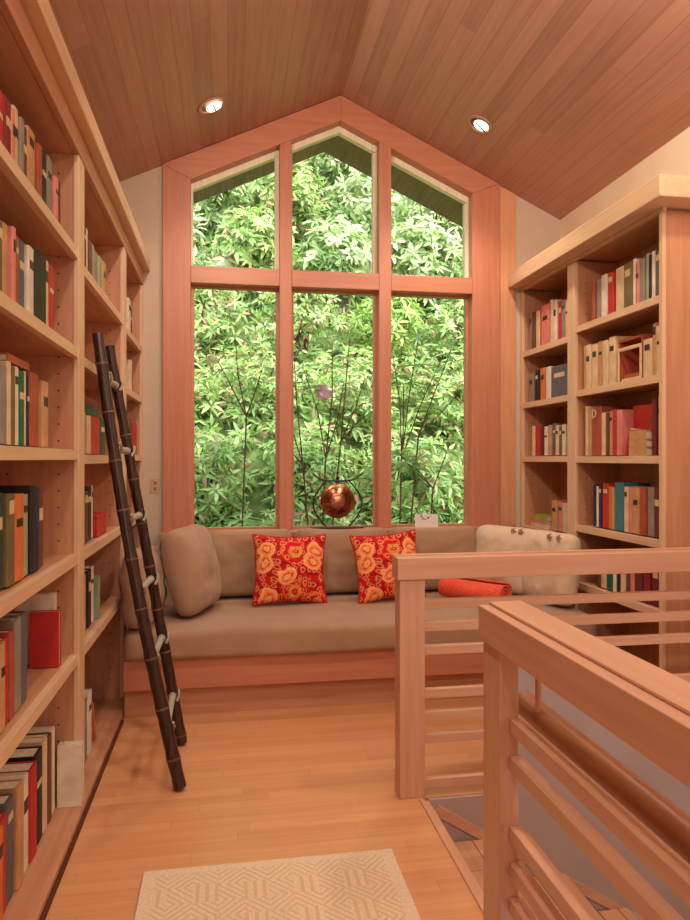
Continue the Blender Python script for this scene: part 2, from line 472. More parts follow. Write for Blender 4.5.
MB().box(-.60, -.528, 1.5, 3.73, 0, .0115).build('toe_strip', M['hole'], CL)
MB().box(BK+.001, XL-.0225, 1.5, 4.878, 2.521, 2.545).build('top_board', M['caseY'], CL)
MB().box(XL-.022, XL+.004, 1.5, 4.878, 2.521, 2.612).build('frieze', M['caseY'], CL, bevel=.003)
MB().box(WX+.001, -.518, 1.44, 4.878, 2.613, 2.695).build('crown_cap', M['edgeY'], CL, bevel=.004)

CR = root('bookcase', (2.28, 4.0, 0), 'two-bay wooden bookcase standing behind the railing on the right, under the sloping ceiling', 'bookcase')
BKR = EX-.012
def panelR(y0_, y1_, hole=False):
    mb = MB().box(XR+.022, BKR, y0_, y1_, 0, 2.58)
    if hole: holes(mb, y0_, XR+.075, XR+.24, .14, 2.45, -1)
    return mb.build('side_panel', [M['caseZ'], M['hole']], CR)
panelR(3.167, 3.192); panelR(4.052, 4.150, True); panelR(4.845, 4.878, True)
MB().box(BKR, EX-.001, 3.167, 4.878, 0, 2.60).build('back_panel', M['caseZ'], CR)
for a, b_ in ((3.165, 3.194), (4.050, 4.152), (4.842, 4.878)):
    MB().box(XR, XR+.0215, a, b_, .037, 2.581).build('stile', M['edgeZ'], CR, bevel=.003)
for (a, b_), zs in zip([(3.193, 4.051), (4.151, 4.844)], [[2.17, 1.772, 1.364, .94, .588], [2.13, 1.757, 1.368, .862]]):
    for z in zs:
        s_ = MB().box(XR+.03, BKR-.001, a, b_, z-.03, z).build('shelf', M['caseY'], CR)
        MB().box(XR+.004, XR+.03, a, b_, z-.037, z+.002).build('shelf_edge', M['edgeY'], s_)
MB().box(XR-.03, BKR-.001, 3.166, 4.878, .012, .036).build('base_shelf', M['caseY'], CR, bevel=.003)
MB().box(XR-.02, XR+.02, 3.17, 4.878, 0, .0115).build('toe_strip', M['hole'], CR)
MB().box(XR+.022, BKR-.001, 3.193, 4.844, 2.59, 2.601).build('top_board', M['caseY'], CR)
MB().box(XR-.002, XR+.0215, 3.16, 4.878, 2.582, 2.6015).build('frieze', M['edgeY'], CR, bevel=.002)
MB().box(2.025, EX-.001, 3.035, 4.878, 2.602, 2.708).build('crown_cap', M['edgeY'], CR, bevel=.005)

# ------------------------------------------------------------------ books
BC = {'brown': (112, 66, 46), 'cream': (226, 194, 154), 'red': (196, 44, 42), 'dark red': (142, 30, 36), 'pink': (222, 136, 122),
      'grey': (150, 136, 122), 'tan': (204, 152, 104), 'rust': (176, 82, 54), 'black': (40, 30, 30), 'maroon': (110, 36, 40),
      'navy': (40, 42, 66), 'olive': (118, 100, 62), 'slate': (98, 98, 106), 'white': (232, 216, 194), 'green': (22, 110, 74),
      'dark green': (46, 74, 50), 'orange': (222, 120, 62), 'pale green': (160, 168, 132), 'teal': (64, 126, 134)}
BM = {k: plain('book_cloth_'+k.replace(' ', '_'), v, .6, .4, .12, 14) for k, v in BC.items()}
ROWS = {
 'L1a': (-0.61, 2.16, [(1.931,1.978,0.22,'brown'),(1.982,2.019,0.24,'cream'),(2.023,2.079,0.2,'red'),(2.084,2.143,0.205,'dark red'),(2.146,2.177,0.2,'pink'),(2.182,2.228,0.225,'cream'),(2.233,2.270,0.215,'grey'),(2.275,2.319,0.21,'brown'),(2.330,2.412,0.235,'tan'),(2.419,2.467,0.22,'rust'),(2.475,2.547,0.235,'black'),(2.554,2.625,0.24,'grey'),(2.633,2.684,0.2,'pink'),(2.690,2.740,0.21,'maroon'),]),
 'L1b': (-0.61, 1.78, [(1.954,1.994,0.23,'navy'),(1.997,2.036,0.22,'red'),(2.039,2.079,0.225,'olive'),(2.082,2.129,0.23,'tan'),(2.134,2.168,0.235,'pink'),(2.172,2.222,0.225,'rust'),(2.229,2.292,0.23,'slate'),(2.297,2.358,0.23,'white'),(2.364,2.514,0.245,'black'),(2.522,2.575,0.25,'cream'),(2.582,2.661,0.25,'red'),]),
 'L1c': (-0.61, 1.388, [(1.946,1.986,0.22,'tan'),(1.989,2.040,0.23,'black'),(2.044,2.093,0.215,'grey'),(2.097,2.134,0.235,'cream'),(2.138,2.168,0.225,'olive'),(2.172,2.218,0.23,'white'),(2.222,2.286,0.225,'green'),(2.290,2.308,0.23,'cream'),(2.310,2.341,0.225,'navy'),(2.346,2.444,0.235,'rust'),(2.462,2.540,0.22,'tan'),]),
 'L1d': (-0.61, 0.988, [(1.931,1.970,0.24,'grey'),(1.973,2.022,0.26,'brown'),(2.027,2.084,0.265,'dark green'),(2.088,2.159,0.26,'olive'),(2.163,2.260,0.255,'orange'),(2.264,2.323,0.25,'pale green'),(2.330,2.367,0.275,'black'),(2.371,2.432,0.27,'navy'),(2.439,2.508,0.25,'brown'),]),
 'L1e': (-0.61, 0.603, [(1.931,1.970,0.25,'tan'),(1.973,2.019,0.27,'dark green'),(2.023,2.070,0.24,'tan'),(2.076,2.121,0.24,'red'),(2.125,2.168,0.25,'rust'),(2.182,2.247,0.27,'grey'),(2.251,2.319,0.27,'slate'),]),
 'L1f': (-0.63, 0.037, [(2.010,2.059,0.28,'olive'),(2.063,2.125,0.27,'orange'),(2.129,2.181,0.28,'red'),(2.185,2.254,0.3,'slate'),(2.260,2.327,0.31,'tan'),(2.333,2.399,0.3,'white'),(2.406,2.484,0.3,'red'),(2.491,2.582,0.31,'black'),(2.591,2.646,0.32,'cream'),(2.652,2.705,0.31,'brown'),(2.711,2.766,0.31,'white'),]),
 'L2a': (-0.61, 2.13, [(3.150,3.215,0.22,'brown'),(3.228,3.273,0.235,'white'),(3.283,3.339,0.2,'brown'),(3.348,3.422,0.21,'pale green'),(3.432,3.515,0.2,'grey'),(3.526,3.602,0.2,'pale green'),(3.613,3.700,0.2,'tan'),]),
 'L2c': (-0.61, 1.37, [(3.140,3.215,0.18,'tan'),(3.224,3.296,0.17,'cream'),(3.311,3.547,0.175,'red'),(3.558,3.700,0.18,'dark green'),]),
 'L2d': (-0.61, 0.985, [(3.150,3.237,0.22,'brown'),(3.251,3.353,0.24,'black'),(3.363,3.402,0.24,'cream'),]),
 'L2e': (-0.61, 0.6, [(3.150,3.237,0.24,'tan'),(3.248,3.325,0.25,'black'),(3.329,3.412,0.25,'white'),]),
 'L2f': (-0.61, 0.037, [(3.150,3.224,0.26,'grey'),(3.233,3.315,0.27,'white'),]),
 'L3a': (-0.6, 2.105, [(4.439,4.551,0.23,'white'),(4.565,4.645,0.2,'brown'),]),
 'L3b': (-0.6, 1.765, [(4.506,4.598,0.2,'cream'),(4.616,4.703,0.2,'brown'),]),
 'L3c': (-0.6, 1.38, [(4.461,4.645,0.2,'maroon'),(4.659,4.824,0.2,'red'),]),
 'R1a': (2.16, 2.133, [(4.752,4.792,0.275,'grey'),(4.695,4.747,0.265,'brown'),(4.627,4.685,0.26,'cream'),(4.595,4.621,0.265,'red'),(4.472,4.589,0.275,'pink'),(4.421,4.460,0.29,'cream'),(4.366,4.412,0.275,'white'),(4.306,4.359,0.26,'red'),(4.251,4.299,0.25,'grey'),(4.197,4.244,0.245,'cream'),]),
 'R1b': (2.16, 1.762, [(4.735,4.803,0.2,'grey'),(4.637,4.692,0.215,'black'),(4.557,4.627,0.22,'orange'),(4.457,4.527,0.215,'white'),(4.210,4.451,0.205,'slate'),]),
 'R1c': (2.16, 1.372, [(4.702,4.745,0.21,'cream'),(4.621,4.693,0.21,'red'),(4.573,4.611,0.21,'maroon'),(4.505,4.557,0.2,'white'),(4.451,4.496,0.205,'tan'),(4.383,4.443,0.215,'slate'),(4.335,4.378,0.2,'cream'),(4.292,4.327,0.19,'olive'),(4.237,4.287,0.2,'white'),]),
 'R1d': (2.17, 0.868, [(4.383,4.457,0.2,'tan'),(4.312,4.375,0.195,'pink'),(4.243,4.305,0.19,'cream'),]),
 'R2a': (2.165, 2.172, [(3.878,3.913,0.235,'rust'),(3.819,3.865,0.235,'grey'),(3.749,3.812,0.25,'white'),(3.684,3.742,0.245,'red'),(3.576,3.664,0.25,'cream'),(3.490,3.570,0.25,'olive'),(3.460,3.485,0.255,'white'),(3.419,3.453,0.23,'pink'),(3.374,3.414,0.235,'grey'),(3.338,3.369,0.25,'pale green'),(3.316,3.333,0.235,'black'),(3.286,3.312,0.245,'white'),(3.236,3.281,0.24,'slate'),]),
 'R2b': (2.165, 1.776, [(3.990,4.020,0.265,'tan'),(3.930,3.984,0.265,'cream'),(3.860,3.924,0.26,'cream'),(3.797,3.854,0.265,'tan'),(3.738,3.792,0.26,'cream'),(3.668,3.732,0.27,'cream'),(3.321,3.396,0.2,'cream'),(3.281,3.316,0.27,'tan'),(3.236,3.276,0.25,'cream'),]),
 'R2c': (2.165, 1.368, [(3.961,3.990,0.3,'cream'),(3.925,3.956,0.295,'tan'),(3.815,3.918,0.29,'rust'),(3.766,3.808,0.25,'cream'),(3.738,3.759,0.245,'brown'),(3.695,3.733,0.255,'tan'),(3.643,3.687,0.26,'red'),(3.592,3.638,0.255,'pink'),(3.274,3.308,0.29,'maroon'),(3.236,3.269,0.3,'pink'),]),
 'R2d': (2.165, 0.945, [(3.883,3.913,0.25,'navy'),(3.853,3.878,0.24,'white'),(3.815,3.849,0.26,'navy'),(3.742,3.808,0.26,'red'),(3.708,3.738,0.245,'orange'),(3.676,3.701,0.24,'tan'),(3.586,3.670,0.27,'teal'),(3.535,3.574,0.25,'cream'),(3.498,3.531,0.245,'pink'),(3.428,3.492,0.25,'tan'),(3.370,3.423,0.245,'rust'),(3.298,3.361,0.255,'grey'),(3.236,3.293,0.26,'maroon'),]),
 'R2e': (2.17, 0.592, [(3.835,3.869,0.2,'brown'),(3.768,3.828,0.21,'cream'),(3.697,3.762,0.2,'green'),(3.662,3.691,0.19,'white'),(3.621,3.655,0.2,'black'),(3.570,3.615,0.2,'cream'),(3.531,3.564,0.2,'brown'),(3.478,3.521,0.2,'pink'),(3.400,3.472,0.21,'maroon'),(3.337,3.396,0.2,'dark red'),(3.260,3.333,0.2,'maroon'),]),
}

WHERE = {'L1': 'near bay, left bookcase', 'L2': 'middle bay, left bookcase', 'L3': 'far bay, left bookcase',
         'R1': 'far bay, right bookcase', 'R2': 'near bay, right bookcase'}
SHN = {'a': 'top shelf', 'b': 'second shelf', 'c': 'third shelf', 'd': 'fourth shelf', 'e': 'fifth shelf', 'f': 'bottom shelf'}
ORD = ['', 'first', 'second', 'third', 'fourth', 'fifth', 'sixth', 'seventh', 'eighth']
def make_book(sgn, xs, y0_, y1_, z, hh, dep, col, label, group, band, lean=0.0, mat=None):
    """upright book; the spine faces +X (sgn 1) or -X (sgn -1)"""
    cy = (y0_+y1_)/2
    r = root('book', (xs-sgn*dep/2, cy, z), label, 'book', group)
    t = min(.004, (y1_-y0_)*.2)
    c = MB(); xb = xs-sgn*dep; rr = min(.006, (y1_-y0_)*.3)
    # cover: rounded spine and two boards as one U section (seen from above)
    o = [(xb, y0_), (xs-sgn*rr, y0_), (xs-sgn*rr*.3, y0_+rr*.5), (xs, y0_+(y1_-y0_)*.5-.001), (xs, y0_+(y1_-y0_)*.5+.001), (xs-sgn*rr*.3, y1_-rr*.5), (xs-sgn*rr, y1_), (xb, y1_),
         (xb, y1_-t), (xs-sgn*(rr+t), y1_-t), (xs-sgn*(rr+t), y0_+t), (xb, y0_+t)]
    c.prism(o, z, z+hh, 'Z')
    c.build('cover', mat or BM[col], r)
    MB().box(xb+sgn*.004, xs-sgn*(rr+t+.0005), y0_+t+.0003, y1_-t-.0003, z+.004, z+hh-.005).build('page_block', M['paper'], r)
    if band:
        bz = z+hh*random.choice((.62, .7, .78)); bh = hh*random.uniform(.06, .16)
        dm = M['dband'] if col in ('cream', 'white', 'tan', 'pink', 'pale green', 'grey', 'orange') else M['band']
        w_ = (y1_-y0_)*.30
        MB().box(xs-sgn*.002, xs+sgn*.0006, cy-w_, cy+w_, bz, bz+bh).build('title_label', dm, r)
    return r
used = {}
def book_label(col, prev, k, n, loc, sh):
    if n == 1: s_ = f"{col} book on the {sh}, {loc}"
    elif prev: s_ = f"{col} book right of the {prev} one, {sh}, {loc}"
    else: s_ = f"{col} book at left end of row, {sh}, {loc}"
    if s_ in used:
        s_ = f"{ORD[k]} {col} book counting from left, {sh}, {loc}"
    used[s_] = 1
    return s_
for key, (xs, z, row) in ROWS.items():
    sgn = 1 if key[0] == 'L' else -1
    cols = [b[3] for b in row]; cnt = {}; prev = None
    loc, sh = WHERE[key[:2]], SHN[key[2]]
    for (a, b_, hh, col) in row:
        cnt[col] = cnt.get(col, 0)+1
        lab = book_label(col, prev, cnt[col], cols.count(col), loc, sh)
        make_book(sgn, xs+random.uniform(-.008, .004), a+.0006, b_-.0006, z+.003, hh, min(.2, random.uniform(.15, .19)), col, lab,
                  f"books in the {sh}, {loc}", (b_-a) > .03 and random.random() < .6 and not (key == 'R2c' and col == 'rust'))
        prev = col
def flat_book(name_label, group, x0, x1, y0_, y1_, z0, z1, col, sgn=1):
    r = root('book', ((x0+x1)/2, (y0_+y1_)/2, z0), name_label, 'book', group)
    t = .003; xs, xb = (x1, x0) if sgn > 0 else (x0, x1)
    c = MB().prism([(xb, z0), (xs, z0), (xs, z1), (xb, z1), (xb, z1-t), (xs-sgn*t, z1-t), (xs-sgn*t, z0+t), (xb, z0+t)], y0_, y1_, 'Y')
    c.build('cover', BM[col], r)
    MB().box(xb+sgn*.004, xs-sgn*(t+.0005), y0_+.004, y1_-.004, z0+t+.0003, z1-t-.0003).build('page_block', M['paper'], r)
    return r
g = 'books lying flat on the left bookcase'
flat_book('rust book lying across the upright books, third shelf, near bay, left bookcase', g, -.80, -.615, 2.11, 2.33, 1.627, 1.65, 'rust')
flat_book('dark green book lying on the cream and red books, third shelf, middle bay, left bookcase', g, -.80, -.61, 3.16, 3.50, 1.5495, 1.588, 'dark green')
flat_book('dark red book lying on top of the dark green one, middle bay, left bookcase', g, -.80, -.61, 3.15, 3.46, 1.5885, 1.625, 'dark red')
# red book and white box showing their covers to the viewer
def face_book(x0, x1, y0_, y1_, z, hh, col, label, name='book'):
    r = root(name, ((x0+x1)/2, (y0_+y1_)/2, z), label, 'book' if name == 'book' else 'box')
    t = .003
    MB().prism([(x0, y0_), (x1, y0_), (x1, y0_+t), (x0+t, y0_+t), (x0+t, y1_-t), (x1, y1_-t), (x1, y1_), (x0, y1_)], z, z+hh, 'Z').build('cover', BM[col], r)
    MB().box(x0+t+.0004, x1-.004, y0_+t+.0003, y1_-t-.0003, z+.004, z+hh-.004).build('page_block', M['paper'], r)
    return r
face_book(-.70, -.600, 2.655, 2.685, .6015, .20, 'red', 'red book turned to show its front cover, fifth shelf, near bay, left bookcase')
face_book(-.76, -.625, 2.70, 2.73, .6015, .255, 'white', 'white book standing behind the red cover, fifth shelf, near bay, left bookcase')
face_book(-.634, -.545, 2.775, 2.818, .0375, .232, 'white', 'plain white book with its cover outward at the foot of the left bookcase stile')
def box_thing(label, x0, x1, y0_, y1_, z, hh, col):
    r = root('box', ((x0+x1)/2, (y0_+y1_)/2, z), label, 'box')
    MB().box(x0, x1, y0_, y1_, z, z+hh*.8).build('box_body', BM[col], r, bevel=.002)
    MB().box(x0-.002, x1+.002, y0_-.002, y1_+.002, z+hh*.8+.0005, z+hh).build('lid', BM[col], r, bevel=.002)
box_thing('small red lidded box on the fourth shelf behind the ladder', -.74, -.605, 3.42, 3.68, .983, .10, 'red')
face_book(-.72, -.60, 3.45, 3.475, .598, .2, 'pale green', 'pale green book with its cover outward, fifth shelf, middle bay, left bookcase')
# leaning orange book at the bottom of the middle bay
r = root('book', (-.68, 3.40, .037), 'orange book leaning at a slant beside the white one, bottom shelf, middle bay, left bookcase', 'book')
mt = Matrix.Translation((-.68, 3.412, .0375)) @ Matrix.Rotation(.35, 4, 'X')
c = MB().prism([(-.08, 0), (.07, 0), (.07, .022), (-.08, .022), (-.08, .019), (.067, .019), (.067, .003), (-.08, .003)], 0, .2, 'Z'); xf(c, mt).build('cover', BM['orange'], r)
c = MB().box(-.076, .066, .0035, .0185, .004, .196); xf(c, mt).build('page_block', M['paper'], r)
# right bookcase extras
g = 'books lying flat on the right bookcase'
z = .8645
for i, (hh, col, lab) in enumerate(((.03, 'cream', 'cream book at the bottom of the flat pile with the lime book, right bookcase'), (.026, 'pink', 'pink book lying directly under the lime book, far bay, right bookcase'), (.034, 'pale green', 'lime green book on top of the flat pile, far bay, right bookcase'))):
    o_ = flat_book(lab, g, 2.165, 2.36, 4.50+.012*i, 4.78-.02*i, z, z+hh, col, -1); z += hh+.0008
    if i == 2:
        for ch in o_.children:
            if ch.name.startswith('cover'): ch.data.materials[0] = plain('lime_cloth', (172, 186, 58), .5, .4, .2)
z = 1.3665
for i, (hh, lab) in enumerate(((.045, 'tan book at the bottom of the flat stack of three, third shelf, right bookcase'), (.04, 'tan book in the middle of the flat stack of three, third shelf, right bookcase'), (.05, 'thick tan book on top of the flat stack of three, third shelf, right bookcase'))):
    flat_book(lab, g, 2.14, 2.21, 3.325+.004*i, 3.485-.003*i, z, z+hh, 'tan', -1); z += hh+.0008
# big red book with cover outward behind the tan stack (flat against the shelf opening)
r = root('book', (2.25, 3.45, 1.367), 'large red book showing its cover behind the stack of tan books, right bookcase', 'book')
MB().prism([(2.235, 3.34), (2.232, 3.34), (2.232, 3.585), (2.268, 3.585), (2.268, 3.34), (2.265, 3.34), (2.265, 3.581), (2.235, 3.581)], 1.367, 1.645, 'Z').build('cover', BM['red'], r)
MB().box(2.2355, 2.2645, 3.344, 3.5805, 1.371, 1.64).build('page_block', M['paper'], r)
r = root('book', (2.19, 3.55, 1.367), 'small red book leaning against the stack of tan books, right bookcase', 'book')
mt = Matrix.Translation((2.165, 3.565, 1.372)) @ Matrix.Rotation(.30, 4, 'X')
c = MB().box(0, .06, -.022, 0, .0, .15); xf(c, mt).build('cover', BM['red'], r)
c = MB().box(.003, .061, -.0185, -.0035, .004, .152); xf(c, mt).build('page_block', M['paper'], r)
# wooden display box with a framed opening, second shelf near bay
r = root('display_box', (2.24, 3.53, 1.774), 'rust wooden box with cream framed opening between cream books, second shelf, right bookcase', 'box')
MB().box(2.18, 2.32, 3.42, 3.65, 2.005, 2.018).box(2.18, 2.32, 3.42, 3.43, 1.774, 2.005).box(2.18, 2.32, 3.64, 3.65, 1.774, 2.005).box(2.305, 2.32, 3.43, 3.64, 1.774, 2.005).build('box_body', BM['rust'], r)
MB().box(2.170, 2.1795, 3.42, 3.435, 1.774, 1.97).box(2.170, 2.1795, 3.635, 3.65, 1.774, 1.97).box(2.170, 2.1795, 3.435, 3.635, 1.95, 1.97).build('face_frame', BM['cream'], r, bevel=.003)
g = 'small books inside the display box'
flat_book('cream book lying inside the rust display box, right bookcase', g, 2.185, 2.29, 3.45, 3.63, 1.7745, 1.798, 'cream', -1)
flat_book('rust book lying on the cream book inside the display box, right bookcase', g, 2.19, 2.285, 3.46, 3.61, 1.7988, 1.82, 'rust', -1)
# letter D on the tall rust book
for o in list(COL.objects):
    if o.get('label') == 'rust book right of the tan one, third shelf, near bay, right bookcase' or (o.get('label', '').startswith('rust book') and 'third shelf, near bay, right' in o.get('label', '')):
        w = wloc(o)
        m_ = MB(); x = 2.1525; yc, zc = w[1], w[2]+.25
        hh = .055; ww = .03
        m_.box(x, x+.001, yc+ww, yc+ww-.010, zc-hh/2, zc+hh/2)
        for k in range(8):
            a0 = PI/2-PI*k/8; a1 = PI/2-PI*(k+1)/8
            def q(a, s_): return (yc+ww-.008-math.cos(a)*(ww*1.5)*s_, zc+math.sin(a)*hh/2*(s_ if s_ < 1 else 1))
            m_.prism([q(a0, 1), q(a1, 1), q(a1, .7), q(a0, .7)], x, x+.001, 'X')
        tag(m_.build('title_letter', M['band'], o), 'pale capital letter D')
        break
# ------------------------------------------------------------------ railings
def rail_label(o, *a): return tag(o, *a)
TOPS = [.79, .70, .605, .43, .34, .25, .07]
RB = root('railing', (.72, 2.75, 0), 'horizontal-slat wooden railing running across behind the stair, in front of the right bookcase', 'railing')
MB().box(.671, .775, 2.70, 2.785, 0, .870).build('post', M['railZ'], RB, bevel=.003)
MB().box(2.335, 2.438, 2.70, 2.785, 0, .870).build('post', M['railZ'], RB, bevel=.003)
cap = MB().box(.660, 2.438, 2.69, 2.79, .871, .958).build('top_rail', M['railX'], RB, bevel=.003)
MB().box(.664, 2.438, 2.745, 2.786, .9585, .962).build('cap_strip', M['railX'], cap)
for t in TOPS: MB().box(.776, 2.334, 2.715, 2.745, t-.042, t-.005).build('slat', M['railX'], RB, bevel=.002)
RA = root('railing', (.72, 1.0, 0), 'nearest wooden railing with wide flat top rail and slats beside the stairwell', 'railing')
MB().box(.67, .722, 1.665, 1.778, 0.007, .870).build('post', M['railZ'], RA, bevel=.003)
MB().box(.67, .77, .26, .37, 0.007, .870).build('post', M['railZ'], RA, bevel=.003)
cap = MB().box(.660, .780, .24, 1.788, .871, .960).build('top_rail', M['railY'], RA, bevel=.003)
MB().box(.690, .780, .24, 1.788, .9605, .968).build('cap_strip', M['railY'], cap, bevel=.002)
for t in TOPS[1:]: MB().box(.695, .730, .371, 1.664, t-.036, t).build('slat', M['railY'], RA, bevel=.002)
# round inner handrail
H_ = root('handrail', (.82, 1.0, .64), 'rounded brown handrail fixed along the inner side of the nearest railing', 'handrail')
m = MB(); m.tube([(.82, .4, .665), (.82, 1.86, .665)], .034, 16); m.build('grip_rail', wood('handrail_wood', (176, 112, 74), (140, 84, 54), 'Y', .35), H_)
for y in (.70, 1.72):
    m = MB(); m.tube([(.80, y, .69), (.80, y, .868)], .009, 8); m.build('bracket', M['caseZ'], H_)

# stair flight going down to the right
S_ = root('staircase', (1.5, 2.2, -2.0), 'wooden stair flight with grey risers going down to the right behind the railing', 'staircase')
x, z = .79, -.17
for i in range(6):
    x1 = min(x+.275, EX-.002)
    MB().box(x, x1+.02 if x1 < EX-.01 else x1, 1.79, 2.671, z-.035, z).build('tread', M['treads'], S_, bevel=.003)
    MB().box(x, x+.015, 1.79, 2.671, z-.21, z-.036).build('riser', M['stairwall'], S_)
    x += .275; z -= .17

# sloping skirt board of the stair
struct('trim_3', MB().prism([(.80, -.055), (.82, -.020), (2.42, -1.0), (2.42, -1.03)], 2.672, 2.6795), M['railX'], origin=(0, 0, 0))

# ------------------------------------------------------------------ rug
R_ = MB().box(-.270, .555, .50, 2.35, .001, .011)
o = R_.build('rug', M['rug'], origin=(.1425, 1.425, .001), bevel=.003)
tag(o, 'cream woven rug with tan geometric pattern on the wooden floor', 'rug')

# ------------------------------------------------------------------ window seat
B_ = root('window_seat', (.78, 4.3, 0), 'long built-in wooden window seat base running between the two bookcases', 'bench')
MB().box(-.532, 2.092, 3.74, 3.765, .150, .309).build('front_board', M['trimX'], B_, bevel=.003)
MB().box(-.532, 2.092, 3.785, 3.80, .0, .136).build('base_board', M['caseX'], B_)
MB().box(-.532, 2.092, 3.7655, 3.86, .285, .309).box(-.532, 2.092, 3.86, 4.84, .285, .309).build('deck', M['caseX'], B_)

def rbox(x0, x1, y0_, y1_, z0, z1, r, seg=4):
    bm = bmesh.new(); bmesh.ops.create_cube(bm, size=1)
    for v in bm.verts: v.co = Vector(((x0+x1)/2+v.co.x*(x1-x0), (y0_+y1_)/2+v.co.y*(y1_-y0_), (z0+z1)/2+v.co.z*(z1-z0)))
    bmesh.ops.bevel(bm, geom=list(bm.edges), offset=r, segments=seg, affect='EDGES', profile=.5)
    mb = MB(); mb.smooth = True
    bm.verts.ensure_lookup_table()
    mb.add([v.co[:] for v in bm.verts], [tuple(v.index for v in f.verts) for f in bm.faces]); bm.free()
    return mb
def seat():
    # top sheet subdivided so it can sag and wrinkle a little
    x0, x1, ya, yb, z0, z1 = -.528, 2.09, 3.725, 4.77, .311, .458
    nx, ny = 120, 40; r = .045; mb = MB(); mb.smooth = True
    prof = []
    # section across (y,z), closed loop
    def arc(cy, cz, a0, a1, k=6): return [(cy+r*math.cos(a0+(a1-a0)*i/k), cz+r*math.sin(a0+(a1-a0)*i/k)) for i in range(k+1)]
    prof += arc(ya+r*.6, z0+r*.6, -PI/2, -PI, 4)
    prof += arc(ya+r, z1-r, PI, PI/2)
    prof += [(ya+r+(yb-ya-2*r)*i/24, z1) for i in range(1, 24)]
    prof += arc(yb-r, z1-r, PI/2, 0)
    prof += arc(yb-r*.6, z0+r*.6, 0, -PI/2, 4)
    vs = []; n = len(prof)
    for i in range(nx+1):
        u = i/nx; x = x0+(x1-x0)*u
        k = min(1, min(x-x0, x1-x)/.05); sh = math.sqrt(max(0, 1-(1-k)**2))*.04-.04
        for (y, z) in prof:
            w = noise.noise(Vector((x*2.2, y*3, z*5)))*.008+noise.noise(Vector((x*9, y*6, z*9)))*.0025
            top = (z-z0)/(z1-z0)
            yy = y+(sh*.5 if y > 4.2 else -sh*.5)+(w if y < ya+r*1.2 else 0)
            vs.append((x, yy, max(z0, z+(w+sh*.6)*top)))
    fs = [(i*n+k, i*n+(k+1) % n, (i+1)*n+(k+1) % n, (i+1)*n+k) for i in range(nx) for k in range(n)]
    fs += [tuple(range(n)), tuple(range(nx*n+n-1, nx*n-1, -1))]
    mb.add(vs, fs); return mb
o = seat().build('seat_cushion', M['linen'])
tag(o, 'long brown linen seat cushion covering the window seat', 'cushion')
m = MB(); m.tube([(-.50+i*.1, 3.722+.002*math.sin(i), .323) for i in range(26)], .005, 6); m.build('piping', M['linen'], o)

def cushion(name, w, h, t, loc, rot, mat, pinch=0., q=.45, p=2.4, edge=.02, wr=.006, sag=0, N=28, seed=0, label=None, cat='cushion', group=None, piping=None):
    """soft cushion standing on its lower edge: width X, thickness Y, height Z"""
    mb = MB(); mb.smooth = True; vs = []
    def pt(i, j, side):
        s_, t_ = -1+2*i/N, -1+2*j/N
        f = ((1-abs(s_)**p)*(1-abs(t_)**p)); f = max(0, f)**q
        x = w/2*s_*(1-pinch*(1-t_*t_)); z = h/2*t_*(1-pinch*(1-s_*s_))+h/2
        rc = .12                                     # rounded corners
        if pinch == 0:
            k = max(0, (abs(s_)+abs(t_)-1.55)/.45); x *= 1-rc*k*k*.7; z = (z-h/2)*(1-rc*k*k*.7)+h/2
        wv = (noise.noise(Vector((s_*2+seed, t_*2, side*3+seed)))*wr*1.6+noise.noise(Vector((s_*6+seed, t_*5, side)))*wr*.6)*(f**.5 if f > 0 else 0)
        y = side*(edge/2+(t/2-edge/2)*f+wv)
        z -= sag*(1-t_*t_)*0+sag*max(0, t_)*(s_*s_)*-1+sag*max(0, t_)*(1-s_*s_)
        return (x, y, z)
    for side in (-1, 1):
        for i in range(N+1):
            for j in range(N+1): vs.append(pt(i, j, side))
    K = (N+1)*(N+1); fs = []
    I = lambda i, j, s_: s_*K+i*(N+1)+j
    for i in range(N):
        for j in range(N):
            fs.append((I(i, j, 0), I(i+1, j, 0), I(i+1, j+1, 0), I(i, j+1, 0)))
            fs.append((I(i, j, 1), I(i, j+1, 1), I(i+1, j+1, 1), I(i+1, j, 1)))
    bd = [(i, 0) for i in range(N)]+[(N, j) for j in range(N)]+[(N-i, N) for i in range(N)]+[(0, N-j) for j in range(N)]
    for a, b_ in zip(bd, bd[1:]+bd[:1]):
        fs.append((I(*a, 0), I(*a, 1), I(*b_, 1), I(*b_, 0)))
    mb.add(vs, fs)
    o = mb.build(name, mat, origin=(0, 0, 0))
    o.location = loc; o.rotation_euler = rot
    tag(o, label, cat, group)
    if piping:
        pm = MB(); pts = [Vector(pt(a[0], a[1], 1)) for a in bd]; pts = [Vector((v.x, 0, v.z)) for v in pts]
        pm.tube(pts+[pts[0], pts[1]], .0055, 6, False)
        pm.build('piping', piping, origin=(0, 0, 0)).parent = o
    return o
R = math.radians
g = 'brown back cushions along the window'
T_ = R(-9)
for i, (x, w) in enumerate(((.115, .60), (.745, .62), (1.375, .60))):
    lab = ['brown linen back cushion left of the first red pillow, under the left window pane', 'brown linen back cushion between the two red pillows, below the gong', 'brown linen back cushion right of the second red pillow, behind the railing post'][i]
    cushion('back_cushion', w, .425, .20, (x, 4.56, .469), (T_, 0, 0), M['linen'], q=.3, p=3.2, edge=.075, wr=.008, sag=.012, seed=i*7, label=lab, group=g)
cushion('back_cushion', .52, .49, .24, (-.15, 4.15, .476), (R(-13), 0, R(74)), M['linen'], q=.42, p=2.6, edge=.03, wr=.012, sag=.0, seed=31, label='large brown cushion propped at the left end of the seat, tilted toward the room', group='cushions leaning at the left end of the seat')
cushion('back_cushion', .46, .40, .20, (-.44, 3.93, .466), (R(-4), 0, R(84)), M['linen'], q=.42, p=2.6, edge=.03, wr=.012, seed=43, label='brown cushion right behind the bamboo ladder against the left bookcase', group='cushions leaning at the left end of the seat')
g = 'pale cushions at the right end of the seat'
